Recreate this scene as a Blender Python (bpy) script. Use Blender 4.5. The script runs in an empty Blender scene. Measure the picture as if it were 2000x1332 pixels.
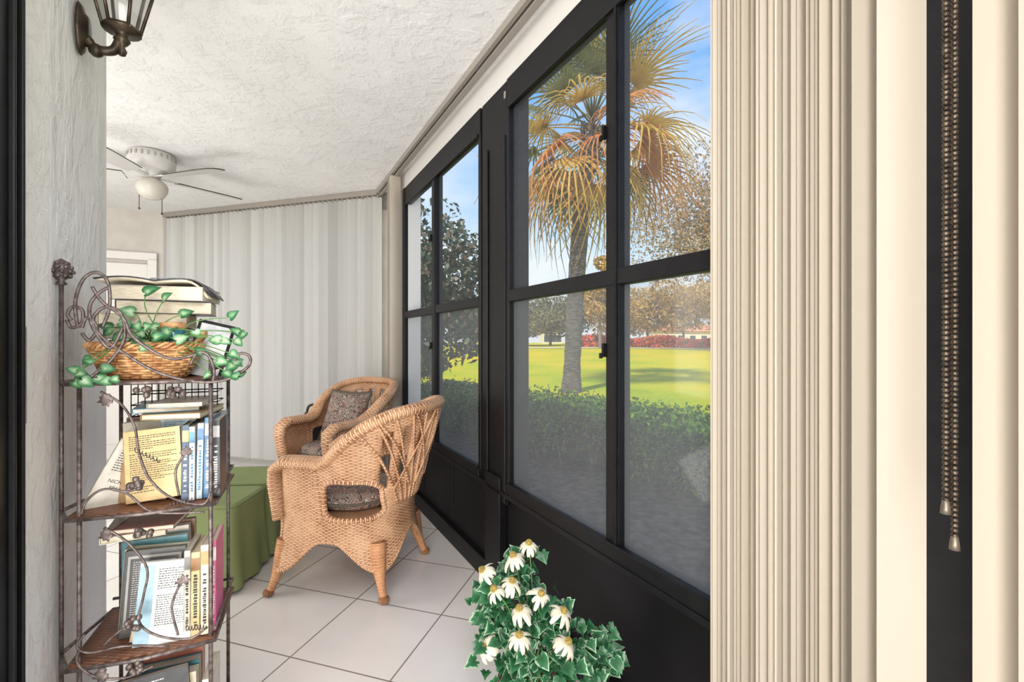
import bpy, math, random
import numpy as np
from mathutils import Vector, Matrix
random.seed(7); rng=np.random.default_rng(7)
D=bpy.data; SC=bpy.context.scene
pi=math.pi
def link(o,parent=None):
    SC.collection.objects.link(o)
    if parent is not None: o.parent=parent
    return o
# ---------------------------------------------------------------- materials
MATS={}
def nodes(name):
    m=D.materials.new(name); m.use_nodes=True; nt=m.node_tree; nt.nodes.clear()
    out=nt.nodes.new('ShaderNodeOutputMaterial'); b=nt.nodes.new('ShaderNodeBsdfPrincipled')
    nt.links.new(b.outputs[0],out.inputs[0]); return m,nt,b,out
def N(nt,t,**k):
    n=nt.nodes.new(t)
    for a,v in k.items(): setattr(n,a,v)
    return n
def Lk(nt,a,b): nt.links.new(a,b)
def c4(c): return (c[0],c[1],c[2],1.0)
def math_(nt,op,a,b=None,c=None):
    n=N(nt,'ShaderNodeMath',operation=op)
    for i,x in enumerate((a,b,c)):
        if x is None: continue
        if isinstance(x,(int,float)): n.inputs[i].default_value=x
        else: Lk(nt,x,n.inputs[i])
    return n.outputs[0]
def ramp(nt,fac,stops,interp='LINEAR'):
    r=N(nt,'ShaderNodeValToRGB'); r.color_ramp.interpolation=interp
    e=r.color_ramp.elements
    e[0].position=stops[0][0]; e[0].color=c4(stops[0][1])
    e[1].position=stops[-1][0]; e[1].color=c4(stops[-1][1])
    for p,c in stops[1:-1]:
        x=e.new(p); x.color=c4(c)
    Lk(nt,fac,r.inputs[0]); return r.outputs[0]
def mat(name,c1,c2=None,ns=20,rough=.5,metal=0,bs=None,bstr=.3,bdist=.01,stretch=(1,1,1),spec=.5,island=None,trans=0,detail=4,lo=.35,hi=.65,coat=0):
    if name in MATS: return MATS[name]
    m,nt,b,out=nodes(name); MATS[name]=m
    b.inputs['Roughness'].default_value=rough; b.inputs['Metallic'].default_value=metal
    b.inputs['Specular IOR Level'].default_value=spec
    b.inputs['Coat Weight'].default_value=coat
    tc=N(nt,'ShaderNodeTexCoord'); mp=N(nt,'ShaderNodeMapping'); mp.inputs['Scale'].default_value=stretch
    Lk(nt,tc.outputs['Object'],mp.inputs[0])
    col=None
    if island:
        g=N(nt,'ShaderNodeNewGeometry'); k=len(island)
        col=ramp(nt,g.outputs['Random Per Island'],[(i/(k-1),c) for i,c in enumerate(island)])
        Lk(nt,col,b.inputs['Base Color'])
    elif c2 is not None:
        n=N(nt,'ShaderNodeTexNoise'); n.inputs['Scale'].default_value=ns; n.inputs['Detail'].default_value=detail
        Lk(nt,mp.outputs[0],n.inputs[0])
        col=ramp(nt,n.outputs[0],[(lo,c1),(hi,c2)]); Lk(nt,col,b.inputs['Base Color'])
    else: b.inputs['Base Color'].default_value=c4(c1)
    if bs:
        n=N(nt,'ShaderNodeTexNoise'); n.inputs['Scale'].default_value=bs; n.inputs['Detail'].default_value=5
        Lk(nt,mp.outputs[0],n.inputs[0])
        bp=N(nt,'ShaderNodeBump'); bp.inputs['Strength'].default_value=bstr; bp.inputs['Distance'].default_value=bdist
        Lk(nt,n.outputs[0],bp.inputs['Height']); Lk(nt,bp.outputs[0],b.inputs['Normal'])
    if trans>0:
        t=N(nt,'ShaderNodeBsdfTranslucent'); mx=N(nt,'ShaderNodeMixShader'); mx.inputs[0].default_value=trans
        if col is not None: Lk(nt,col,t.inputs[0])
        else: t.inputs[0].default_value=c4(c1)
        Lk(nt,b.outputs[0],mx.inputs[1]); Lk(nt,t.outputs[0],mx.inputs[2]); Lk(nt,mx.outputs[0],out.inputs[0])
    return m
def stucco(name,c1,c2,scale=9,stretch=(1,1,1),thr=.5,strength=.5,dist=.01,distort=.3,soft=.05,fine=.5):
    m,nt,b,out=nodes(name)
    b.inputs['Roughness'].default_value=.8
    tc=N(nt,'ShaderNodeTexCoord'); mp=N(nt,'ShaderNodeMapping'); mp.inputs['Scale'].default_value=stretch
    Lk(nt,tc.outputs['Object'],mp.inputs[0])
    n=N(nt,'ShaderNodeTexNoise'); n.inputs['Scale'].default_value=scale; n.inputs['Detail'].default_value=8; n.inputs['Roughness'].default_value=.62
    n.inputs['Distortion'].default_value=distort
    Lk(nt,mp.outputs[0],n.inputs[0])
    h=ramp(nt,n.outputs[0],[(thr-soft,(0,0,0)),(thr+soft,(1,1,1))])
    n2=N(nt,'ShaderNodeTexNoise'); n2.inputs['Scale'].default_value=scale*6; n2.inputs['Detail'].default_value=4
    Lk(nt,mp.outputs[0],n2.inputs[0])
    hh=math_(nt,'ADD',h,math_(nt,'MULTIPLY',n2.outputs[0],fine))
    bp=N(nt,'ShaderNodeBump'); bp.inputs['Strength'].default_value=strength; bp.inputs['Distance'].default_value=dist
    Lk(nt,hh,bp.inputs['Height']); Lk(nt,bp.outputs[0],b.inputs['Normal'])
    n3=N(nt,'ShaderNodeTexNoise'); n3.inputs['Scale'].default_value=scale*.4; n3.inputs['Detail'].default_value=5; Lk(nt,mp.outputs[0],n3.inputs[0])
    Lk(nt,ramp(nt,n3.outputs[0],[(.35,c1),(.65,c2)]),b.inputs['Base Color'])
    return m
def wicker(name,dark,mid,light,su=.016,sv=.0075,strength=.8):
    m,nt,b,out=nodes(name); b.inputs['Roughness'].default_value=.4
    uv=N(nt,'ShaderNodeUVMap'); sp=N(nt,'ShaderNodeSeparateXYZ'); Lk(nt,uv.outputs[0],sp.inputs[0])
    u=math_(nt,'DIVIDE',sp.outputs[0],su); v=math_(nt,'DIVIDE',sp.outputs[1],sv)
    row=math_(nt,'FLOOR',v)
    over=math_(nt,'SINE',math_(nt,'MULTIPLY',math_(nt,'ADD',u,row),pi))
    cr=math_(nt,'ABSOLUTE',math_(nt,'SINE',math_(nt,'MULTIPLY',v,pi)))
    h=math_(nt,'MULTIPLY',cr,math_(nt,'ADD',math_(nt,'MULTIPLY',over,.4),.6))
    n=N(nt,'ShaderNodeTexNoise'); n.inputs['Scale'].default_value=9
    tc=N(nt,'ShaderNodeTexCoord'); Lk(nt,tc.outputs['Object'],n.inputs[0])
    n2=N(nt,'ShaderNodeTexNoise'); n2.inputs['Scale'].default_value=90; Lk(nt,tc.outputs['Object'],n2.inputs[0])
    h2=math_(nt,'ADD',h,math_(nt,'MULTIPLY',math_(nt,'SUBTRACT',n.outputs[0],.5),.7))
    h2=math_(nt,'ADD',h2,math_(nt,'MULTIPLY',math_(nt,'SUBTRACT',n2.outputs[0],.5),.5))
    Lk(nt,ramp(nt,h2,[(.0,dark),(.25,mid),(.85,light)]),b.inputs['Base Color'])
    bp=N(nt,'ShaderNodeBump'); bp.inputs['Strength'].default_value=strength; bp.inputs['Distance'].default_value=.003
    Lk(nt,h,bp.inputs['Height']); Lk(nt,bp.outputs[0],b.inputs['Normal'])
    return m
def paisley(name,scale=22):
    m,nt,b,out=nodes(name); b.inputs['Roughness'].default_value=.8
    tc=N(nt,'ShaderNodeTexCoord')
    nz=N(nt,'ShaderNodeTexNoise'); nz.inputs['Scale'].default_value=scale*.6; Lk(nt,tc.outputs['Object'],nz.inputs[0])
    mixv=N(nt,'ShaderNodeMix',data_type='VECTOR'); mixv.inputs[0].default_value=.12
    Lk(nt,tc.outputs['Object'],mixv.inputs[4]); Lk(nt,nz.outputs[1],mixv.inputs[5])
    v=N(nt,'ShaderNodeTexVoronoi'); v.inputs['Scale'].default_value=scale; Lk(nt,mixv.outputs[1],v.inputs[0])
    rings=math_(nt,'FRACT',math_(nt,'MULTIPLY',v.outputs['Distance'],4.0))
    sep=N(nt,'ShaderNodeSeparateColor'); Lk(nt,v.outputs['Color'],sep.inputs[0])
    k=math_(nt,'FRACT',math_(nt,'ADD',math_(nt,'MULTIPLY',rings,.8),sep.outputs[0]))
    col=ramp(nt,k,[(0,(.06,.055,.06)),(.25,(.16,.09,.08)),(.4,(.46,.36,.26)),(.55,(.32,.06,.06)),(.68,(.09,.16,.14)),(.8,(.56,.48,.36)),(.92,(.10,.09,.11))],'CONSTANT')
    Lk(nt,col,b.inputs['Base Color']); return m
def leafmat(name,inner,mid,edge,trans=.2,rough=.4,p=(.1,.65,1.0)):
    m,nt,b,out=nodes(name); b.inputs['Roughness'].default_value=rough
    uv=N(nt,'ShaderNodeUVMap'); sp=N(nt,'ShaderNodeSeparateXYZ'); Lk(nt,uv.outputs[0],sp.inputs[0])
    n=N(nt,'ShaderNodeTexNoise'); n.inputs['Scale'].default_value=60
    tc=N(nt,'ShaderNodeTexCoord'); Lk(nt,tc.outputs['Object'],n.inputs[0])
    g=N(nt,'ShaderNodeNewGeometry')
    k=math_(nt,'ADD',sp.outputs[0],math_(nt,'MULTIPLY',math_(nt,'SUBTRACT',n.outputs[0],.5),.9))
    k=math_(nt,'ADD',k,math_(nt,'MULTIPLY',math_(nt,'SUBTRACT',g.outputs['Random Per Island'],.5),.5))
    col=ramp(nt,k,[(p[0],inner),(p[1],mid),(p[2],edge)])
    Lk(nt,col,b.inputs['Base Color'])
    t=N(nt,'ShaderNodeBsdfTranslucent'); mx=N(nt,'ShaderNodeMixShader'); mx.inputs[0].default_value=trans
    Lk(nt,col,t.inputs[0]); Lk(nt,b.outputs[0],mx.inputs[1]); Lk(nt,t.outputs[0],mx.inputs[2]); Lk(nt,mx.outputs[0],out.inputs[0])
    return m
def hazeglass(name,fac,col=(.6,.62,.64),gloss=.02):
    m,nt,b,out=nodes(name)
    tr=N(nt,'ShaderNodeBsdfTransparent'); df=N(nt,'ShaderNodeBsdfDiffuse'); tl=N(nt,'ShaderNodeBsdfTranslucent'); gl=N(nt,'ShaderNodeBsdfGlossy')
    df.inputs[0].default_value=c4(col); tl.inputs[0].default_value=c4(col); gl.inputs['Roughness'].default_value=.05
    m0=N(nt,'ShaderNodeMixShader'); m0.inputs[0].default_value=.5; Lk(nt,df.outputs[0],m0.inputs[1]); Lk(nt,tl.outputs[0],m0.inputs[2])
    m1=N(nt,'ShaderNodeMixShader'); m1.inputs[0].default_value=fac; Lk(nt,tr.outputs[0],m1.inputs[1]); Lk(nt,m0.outputs[0],m1.inputs[2])
    m2=N(nt,'ShaderNodeMixShader'); m2.inputs[0].default_value=gloss; Lk(nt,m1.outputs[0],m2.inputs[1]); Lk(nt,gl.outputs[0],m2.inputs[2])
    Lk(nt,m2.outputs[0],out.inputs[0]); return m
# ---------------------------------------------------------------- mesh builder
def spl(pts,n=8,closed=False):
    P=[Vector(p) for p in pts]; out=[]; k=len(P)
    rngi=range(k if closed else k-1)
    for i in rngi:
        if closed: p0,p1,p2,p3=P[(i-1)%k],P[i],P[(i+1)%k],P[(i+2)%k]
        else: p0,p1,p2,p3=P[max(i-1,0)],P[i],P[i+1],P[min(i+2,k-1)]
        for j in range(n):
            t=j/n
            out.append(.5*((2*p1)+(p2-p0)*t+(2*p0-5*p1+4*p2-p3)*t*t+(3*p1-p0-3*p2+p3)*t**3))
    if not closed: out.append(P[-1])
    return out
class MB:
    def __init__(s): s.v=[];s.f=[];s.uv=[];s.mi=[];s.sm=[]
    def add(s,V,F,U=None,mi=0,smooth=False,M=None):
        o=len(s.v)
        for p in V:
            p=Vector(p)
            if M is not None: p=M@p
            s.v.append((p.x,p.y,p.z))
        for i,f in enumerate(F):
            s.f.append([o+j for j in f]); s.mi.append(mi); s.sm.append(smooth)
            s.uv.append(U[i] if U else [(0,0)]*len(f))
        return s
    def box(s,c,d,rz=0,mi=0,M=None):
        x,y,z=[a/2 for a in d]; R=Matrix.Translation(Vector(c))@Matrix.Rotation(rz,4,'Z')
        if M is not None: R=M@R
        V=[(-x,-y,-z),(x,-y,-z),(x,y,-z),(-x,y,-z),(-x,-y,z),(x,-y,z),(x,y,z),(-x,y,z)]
        F=[(0,3,2,1),(4,5,6,7),(0,1,5,4),(1,2,6,5),(2,3,7,6),(3,0,4,7)]
        return s.add(V,F,None,mi,False,R)
    def tube(s,pts,r,n=8,closed=False,mi=0,M=None,cap=True):
        P=[Vector(p) for p in pts]; k=len(P)
        if not hasattr(r,'__len__'): r=[r]*k
        T=[]
        for i in range(k):
            a=P[(i-1)%k] if closed or i>0 else P[i]; b=P[(i+1)%k] if closed or i<k-1 else P[i]
            t=(b-a); T.append(t.normalized() if t.length>1e-9 else Vector((0,0,1)))
        ref=Vector((0,0,1)) if abs(T[0].z)<.9 else Vector((1,0,0))
        nn=T[0].cross(ref).normalized(); V=[];L=0;us=[]
        for i in range(k):
            if i>0: L+=(P[i]-P[i-1]).length
            us.append(L)
            nn=(nn-T[i]*nn.dot(T[i])); nn=nn.normalized() if nn.length>1e-6 else T[i].orthogonal().normalized()
            bb=T[i].cross(nn)
            for j in range(n):
                a=2*pi*j/n; V.append(P[i]+(nn*math.cos(a)+bb*math.sin(a))*r[i])
        F=[];U=[]; m=k if closed else k-1
        for i in range(m):
            i2=(i+1)%k; u1=us[i]; u2=us[i2] if i2 else us[i]+.01
            for j in range(n):
                j2=(j+1)%n; F.append((i*n+j,i*n+j2,i2*n+j2,i2*n+j))
                w=2*pi*r[i]/n; U.append([(j*w,u1),((j+1)*w,u1),((j+1)*w,u2),(j*w,u2)])
        if cap and not closed:
            F.append(tuple(range(n-1,-1,-1))); U.append([(0,0)]*n)
            F.append(tuple((k-1)*n+j for j in range(n))); U.append([(0,0)]*n)
        return s.add(V,F,U,mi,True,M)
    def sweep(s,pts,sides,rx,rz,n=12,mi=0,M=None):
        P=[Vector(p) for p in pts]; k=len(P); V=[];L=0;us=[]
        for i in range(k):
            t=(P[min(i+1,k-1)]-P[max(i-1,0)]).normalized(); sd=Vector(sides[i]); sd=(sd-t*sd.dot(t)).normalized(); b=sd.cross(t)
            if i>0: L+=(P[i]-P[i-1]).length
            us.append(L)
            for j in range(n):
                a=2*pi*j/n; V.append(P[i]+sd*math.cos(a)*rx[i]+b*math.sin(a)*rz[i])
        F=[];U=[]
        for i in range(k-1):
            for j in range(n):
                j2=(j+1)%n; F.append((i*n+j,i*n+j2,(i+1)*n+j2,(i+1)*n+j))
                w=pi*(rx[i]+rz[i])/n; U.append([(j*w,us[i]),((j+1)*w,us[i]),((j+1)*w,us[i+1]),(j*w,us[i+1])])
        F.append(tuple(range(n-1,-1,-1))); U.append([(0,0)]*n)
        F.append(tuple((k-1)*n+j for j in range(n))); U.append([(0,0)]*n)
        return s.add(V,F,U,mi,True,M)
    def lathe(s,prof,n=24,c=(0,0,0),mi=0,M=None,smooth=True,sx=1,sy=1):
        V=[];F=[];U=[]
        for r,z in prof:
            for j in range(n):
                a=2*pi*j/n; V.append((c[0]+r*math.cos(a)*sx,c[1]+r*math.sin(a)*sy,c[2]+z))
        for i in range(len(prof)-1):
            for j in range(n):
                j2=(j+1)%n; F.append((i*n+j,i*n+j2,(i+1)*n+j2,(i+1)*n+j))
                R=max(prof[i][0],.01); U.append([(j/n*2*pi*R,prof[i][1]),((j+1)/n*2*pi*R,prof[i][1]),((j+1)/n*2*pi*R,prof[i+1][1]),(j/n*2*pi*R,prof[i+1][1])])
        return s.add(V,F,U,mi,smooth,M)
    def sphere(s,c,r,n=10,mi=0,M=None):
        if not hasattr(r,'__len__'): r=(r,r,r)
        h=max(5,n//2+1); prof=[(math.sin(pi*i/h),-math.cos(pi*i/h)) for i in range(h+1)]
        MM=Matrix.Translation(Vector(c))@Matrix.Diagonal((r[0],r[1],r[2],1))
        if M is not None: MM=M@MM
        return s.lathe([(max(a,1e-4),b) for a,b in prof],n,(0,0,0),mi,MM)
    def grid(s,P,UV,mi=0,skip=None,M=None,smooth=True):
        R=len(P); Cn=len(P[0]); V=[p for row in P for p in row];F=[];U=[]
        for i in range(R-1):
            for j in range(Cn-1):
                if skip and skip(i,j): continue
                F.append((i*Cn+j,i*Cn+j+1,(i+1)*Cn+j+1,(i+1)*Cn+j)); U.append([UV[i][j],UV[i][j+1],UV[i+1][j+1],UV[i+1][j]])
        return s.add(V,F,U,mi,smooth,M)
    def mesh(s,name,mats):
        me=D.meshes.new(name); me.from_pydata(s.v,[],s.f)
        ul=me.uv_layers.new(name='UVMap'); flat=[c for f in s.uv for uv in f for c in uv]
        ul.data.foreach_set('uv',flat)
        for m in mats: me.materials.append(m)
        me.polygons.foreach_set('material_index',s.mi); me.polygons.foreach_set('use_smooth',s.sm)
        me.update(); return me
    def obj(s,name,mats,parent=None,loc=(0,0,0),rot=(0,0,0),bevel=0,solid=0,sub=0,label=None,cat=None,kind=None,group=None):
        if not isinstance(mats,(list,tuple)): mats=[mats]
        o=D.objects.new(name,s.mesh(name,mats)); o.location=loc; o.rotation_euler=rot; link(o,parent)
        if solid:
            m=o.modifiers.new('s','SOLIDIFY'); m.thickness=solid; m.offset=0
        if bevel:
            m=o.modifiers.new('b','BEVEL'); m.width=bevel; m.segments=2; m.limit_method='ANGLE'
        if sub:
            m=o.modifiers.new('u','SUBSURF'); m.levels=sub; m.render_levels=sub
        tag(o,label,cat,kind,group); return o
def tag(o,label=None,cat=None,kind=None,group=None):
    if label: o['label']=label
    if cat: o['category']=cat
    if kind: o['kind']=kind
    if group: o['group']=group
    return o
def empty(name,loc=(0,0,0),rot=(0,0,0),label=None,cat=None,kind=None,group=None,parent=None):
    o=D.objects.new(name,None); o.empty_display_size=.1; o.location=loc; o.rotation_euler=rot; link(o,parent); return tag(o,label,cat,kind,group)
def smooth(a): a=max(0,min(1,a)); return a*a*(3-2*a)
def textobj(name,body,size,m,parent,loc,rot,align='CENTER',ext=.0003):
    cu=D.curves.new(name,'FONT'); cu.body=body; cu.size=size; cu.align_x=align; cu.align_y='CENTER'; cu.extrude=ext
    t=D.objects.new(name+'_tmp',cu); SC.collection.objects.link(t); bpy.context.view_layer.update()
    me=D.meshes.new_from_object(t.evaluated_get(bpy.context.evaluated_depsgraph_get())); D.objects.remove(t)
    me.materials.clear(); me.materials.append(m)
    o=D.objects.new(name,me); o.location=loc; o.rotation_euler=rot; link(o,parent); return o
# ---------------------------------------------------------------- shared materials
m_wall=stucco('stucco_wall',(.74,.74,.74),(.86,.86,.86),scale=8,stretch=(1,1,.55),thr=.52,strength=.6,dist=.011,soft=.07)
m_wallfar=stucco('stucco_wall_plain',(.52,.49,.44),(.60,.57,.52),scale=12,strength=.3)
m_ceil=stucco('stucco_ceiling',(.79,.785,.775),(.83,.825,.815),scale=10,thr=.55,strength=.45,dist=.009,soft=.08,fine=.35)
m_white=mat('white_paint',(.72,.70,.66),rough=.5)
m_whiterough=stucco('white_plaster',(.84,.83,.81),(.88,.87,.85),scale=14,strength=.4,dist=.006)
m_black=mat('black_metal',(.0035,.0035,.0045),(.006,.006,.007),ns=30,rough=.45,spec=.25)
m_blackrough=mat('black_panel',(.0025,.0025,.003),(.005,.005,.006),ns=6,rough=.5,spec=.2)
m_track=mat('grey_track',(.36,.33,.29),rough=.4,metal=.3)
m_silver=mat('dull_bronze',(.22,.19,.15),rough=.45,metal=.85)
m_slat=mat('blind_slat_pvc',(.8,.8,.8),island=[(.60,.59,.57),(.70,.69,.675),(.77,.765,.75)],rough=.55,trans=.42)
m_slat2=mat('blind_slat_cream',(.72,.68,.60),island=[(.50,.445,.36),(.59,.53,.445),(.645,.59,.505)],rough=.5,trans=.15)
m_iron=mat('antique_iron',(.055,.045,.045),(.16,.14,.14),ns=60,rough=.45,metal=.6)
m_ironlight=mat('pewter_iron',(.085,.06,.055),(.20,.165,.155),ns=80,rough=.45,metal=.55)
m_tray=wicker('woven_brown_tray',(.04,.015,.008),(.19,.065,.03),(.33,.14,.06),su=.012,sv=.006)
m_rattan=wicker('rattan_weave',(.20,.07,.025),(.60,.315,.16),(.86,.56,.35))
m_rattanrim=wicker('rattan_braid',(.22,.08,.03),(.62,.33,.17),(.84,.55,.34),su=.03,sv=.010)
m_rattanleg=wicker('rattan_wrap',(.22,.075,.025),(.62,.28,.12),(.80,.44,.23),su=.5,sv=.007)
m_paisley=paisley('paisley_fabric')
m_green=mat('olive_green_canvas',(.205,.255,.10),(.25,.30,.125),ns=3,rough=.85,bs=140,bstr=.15,bdist=.002)
m_bronze=mat('dark_bronze',(.035,.028,.022),(.12,.09,.06),ns=25,rough=.38,metal=.7)
m_paper=mat('book_pages',(.56,.49,.36),(.74,.68,.55),ns=60,rough=.8,stretch=(1,12,1))
m_ink=mat('print_ink',(.05,.045,.04),rough=.7)
m_inkw=mat('print_white',(.7,.7,.68),rough=.7)
# ---------------------------------------------------------------- frames
WA=-math.atan2(.878,.478); WLOC=(0,2.119,0)
FA=-math.radians(16.98); FLOC=(-3.80,5.03,0)
CEIL=2.56
def floorpoly(name,pts,z0,z1,m,kind='structure'):
    k=len(pts); b=MB(); V=[(x,y,z0) for x,y in pts]+[(x,y,z1) for x,y in pts]
    F=[tuple(range(k-1,-1,-1)),tuple(range(k,2*k))]+[(i,(i+1)%k,k+(i+1)%k,k+i) for i in range(k)]
    b.add(V,F); return b.obj(name,m,kind=kind)
cs,sn=.478,.878
def W(s,o=0): return (cs*s+sn*o, 2.119-sn*s+cs*o)
poly=[(-6.8,-3.0),W(5.83,.1),W(-2.46,.12),(-3.80-.08,5.03+.13),(-4.0,5.0),(-6.8,3.5)]
m,nt,b,out=nodes('ceramic_floor_tile')
g=N(nt,'ShaderNodeNewGeometry')
def dotn(vec):
    v=N(nt,'ShaderNodeVectorMath',operation='DOT_PRODUCT'); Lk(nt,g.outputs['Position'],v.inputs[0]); v.inputs[1].default_value=vec; return v.outputs['Value']
def linemask(val,ph,sp,w):
    f=math_(nt,'FRACT',math_(nt,'DIVIDE',math_(nt,'SUBTRACT',val,ph-50*sp-w/2),sp))
    return math_(nt,'LESS_THAN',f,w/sp)
gm=math_(nt,'MAXIMUM',linemask(dotn((.292,.956,0)),1.427,.413,.006),linemask(dotn((.956,-.292,0)),-.886,.430,.006))
nn=N(nt,'ShaderNodeTexNoise'); nn.inputs['Scale'].default_value=3; nn.inputs['Detail'].default_value=5; Lk(nt,g.outputs['Position'],nn.inputs[0])
tcol=ramp(nt,nn.outputs[0],[(.3,(.72,.69,.67)),(.7,(.80,.775,.76))])
mx=N(nt,'ShaderNodeMix',data_type='RGBA'); Lk(nt,gm,mx.inputs[0]); Lk(nt,tcol,mx.inputs[6]); mx.inputs[7].default_value=(.23,.205,.185,1)
Lk(nt,mx.outputs[2],b.inputs['Base Color']); b.inputs['Roughness'].default_value=.2
bp=N(nt,'ShaderNodeBump'); bp.invert=True; bp.inputs['Distance'].default_value=.002; bp.inputs['Strength'].default_value=.5; Lk(nt,gm,bp.inputs['Height']); Lk(nt,bp.outputs[0],b.inputs['Normal'])
floorpoly('floor',poly,-.12,0,m)
floorpoly('ceiling',poly,CEIL,CEIL+.2,m_ceil)
# window wall
b=MB(); b.box((-2.08,.05,CEIL/2),(.76,.1,CEIL)); 
b.box(((-1.71+1.58)/2,.05,(2.40+CEIL)/2),(3.29,.1,CEIL-2.40)); b.box((3.7,.05,CEIL/2),(4.2,.1,CEIL))
b.obj('wall_right',m_white,loc=WLOC,rot=(0,0,WA),kind='structure')
b=MB(); b.box((-.065,.05,.25),(3.29,.1,.5)); b.box((-.065,-.012,.05),(3.29,.03,.10),mi=1)
b.box((-.065,-.015,.495),(3.29,.05,.02),mi=1)
for s in (-1.3,-.75): b.box((s,-.001,.30),(.005,.004,.36),mi=1)
b.obj('wall_knee',[m_blackrough,m_black],loc=WLOC,rot=(0,0,WA),kind='structure',bevel=.003)
b=MB(); b.box((-.15,.04,1.42),(.27,.12,1.96)); b.box((-.215,-.025,1.3),(.02,.01,1.7)); b.box((-.03,-.025,1.3),(.03,.012,1.7))
b.box((1.52,.03,1.25),(.16,.12,2.5)); b.box((-1.74,.03,1.42),(.06,.12,1.96)); b.box((-.13,-.02,.28),(.16,.04,.56))
b.obj('trim_1',m_black,loc=WLOC,rot=(0,0,WA),kind='structure',bevel=.004)
m_g1=hazeglass('window_glass_upper',.07,(.75,.77,.78)); m_g2=hazeglass('window_screen_lower',.30,(.42,.43,.43))
def window(n,s0,s1,sm0,sm1):
    e=empty('window_%d'%n,WLOC,(0,0,WA),kind='structure',label='black aluminium framed screened porch window')
    b=MB(); zt,zb=2.27,.54
    L=s1-s0; cx=(s0+s1)/2
    b.box((cx,0,zt+.065),(L+.04,.05,.13)); b.box((cx,0,zb-.02),(L+.04,.07,.05)); b.box((cx,-.005,1.405),(L,.045,.052))
    b.box(((sm0+sm1)/2,0,1.405),(sm1-sm0,.05,zt-zb)); b.box((s0-.012,0,1.405),(.03,.05,zt-zb)); b.box((s1+.012,0,1.405),(.03,.05,zt-zb))
    b.box((sm1-.010,-.028,1.405),(.010,.010,zt-zb))
    b.box((cx,-.028,zt-.006),(L,.012,.016)); b.box((cx,-.03,zb+.008),(L,.014,.016))
    b.obj('frame',m_black,e,bevel=.003)
    for a,c in ((s0,sm0),(sm1,s1)):
        for z0,z1,mm,nm in ((1.43,zt,m_g1,'glass_pane'),(zb,1.38,m_g2,'insect_screen')):
            q=MB(); q.add([(a,.0,z0),(c,.0,z0),(c,.0,z1),(a,.0,z1)],[(0,1,2,3)]); q.obj(nm,mm,e)
    for z in (1.88,1.17):
        q=MB(); q.box((sm0-.003,-.03,z),(.010,.014,.045)); q.box((sm0-.010,-.037,z-.018),(.012,.008,.018)); q.obj('latch',m_black,e,bevel=.002)
window(1,-1.71,-.319,-1.065,-.985)
window(2,.014,1.43,.686,.747)
b=MB(); b.box((.028,-.052,2.305),(.012,.004,.03)); b.obj('trim_3',m_track,loc=WLOC,rot=(0,0,WA),kind='structure')
# far wall with openings
b=MB(); b.box((1.36,.06,.15),(2.9,.12,.3)); b.box((1.36,.06,2.48),(2.9,.12,.16)); b.box((-.02,.06,CEIL/2),(.16,.12,CEIL)); b.box((2.74,.06,CEIL/2),(.14,.12,CEIL))
b.obj('wall_far',m_wallfar,loc=FLOC,rot=(0,0,FA),kind='structure')
e=empty('window_3',FLOC,(0,0,FA),kind='structure',label='white framed window bank behind closed blinds')
b=MB()
for x in (.08,.72,1.36,2.0,2.65): b.box((x,.07,1.35),(.04,.03,2.1))
b.box((1.36,.07,.33),(2.6,.03,.06)); b.box((1.36,.07,2.38),(2.6,.03,.05)); b.box((1.36,.07,1.41),(2.6,.03,.04)); b.obj('frame',m_white,e)
def wallseg(name,p,q,m,th=.12,z0=0,z1=CEIL):
    p=Vector(p);q=Vector(q);d=q-p;L=d.length; a=math.atan2(d.y,d.x); b=MB(); b.box((L/2,th/2,(z0+z1)/2),(L,th,z1-z0))
    return b.obj(name,m,loc=(p.x,p.y,0),rot=(0,0,a),kind='structure')
wallseg('wall_left',(-6.8,3.43),(-3.68,4.90),m_wallfar)
wallseg('wall_side',(-6.8,-3),(-6.8,3.5),m_white)
wallseg('wall_back',(2.8,-3),(-6.8,-3),m_white)
DA=math.atan2(1.47,3.12)
e=empty('door_2',(-6.8+3.12/3.449*2.44,3.43+1.47/3.449*2.44,0),(0,0,DA),kind='structure',label='white panelled door in a white casing')
b=MB(); b.box((.45,-.02,1.0),(.82,.03,2.0)); b.box((.45,-.038,1.5),(.55,.012,.7)); b.box((.45,-.038,.5),(.55,.012,.7)); b.obj('door_leaf',m_white,e,bevel=.006)
b=MB(); b.box((.0,-.025,1.03),(.08,.045,2.06)); b.box((.9,-.025,1.03),(.08,.045,2.06)); b.box((.45,-.025,2.08),(.98,.045,.08)); b.obj('casing',m_white,e,bevel=.006)
b=MB(); b.sphere((.8,-.07,1.0),.03,12); b.obj('knob',m_track,e)
# pillar
PX,PY=-1.317,1.50; PA=math.atan2(-.878,.478)
b=MB(); b.box((.235,-.2,CEIL/2),(.47,.4,CEIL)); b.obj('wall_pillar',m_wall,loc=(PX,PY,0),rot=(0,0,PA),kind='structure',bevel=.012)
b=MB(); b.box((.56,-.2,CEIL/2),(.18,.406,CEIL)); b.obj('trim_2',m_whiterough,loc=(PX,PY,0),rot=(0,0,PA),kind='structure',bevel=.006)
e=empty('door_1',(PX,PY,0),(0,0,PA),kind='structure',label='dark bronze sliding door jamb')
b=MB(); b.box((.715,-.04,1.28),(.16,.10,2.54)); b.box((.657,.014,1.28),(.010,.012,2.54)); b.box((.695,.014,1.28),(.010,.012,2.54)); b.obj('jamb',m_black,e,bevel=.003)
b=MB(); b.box((.640,.013,1.13),(.010,.006,.2)); b.obj('strike_plate',m_track,e,bevel=.002)
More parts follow.
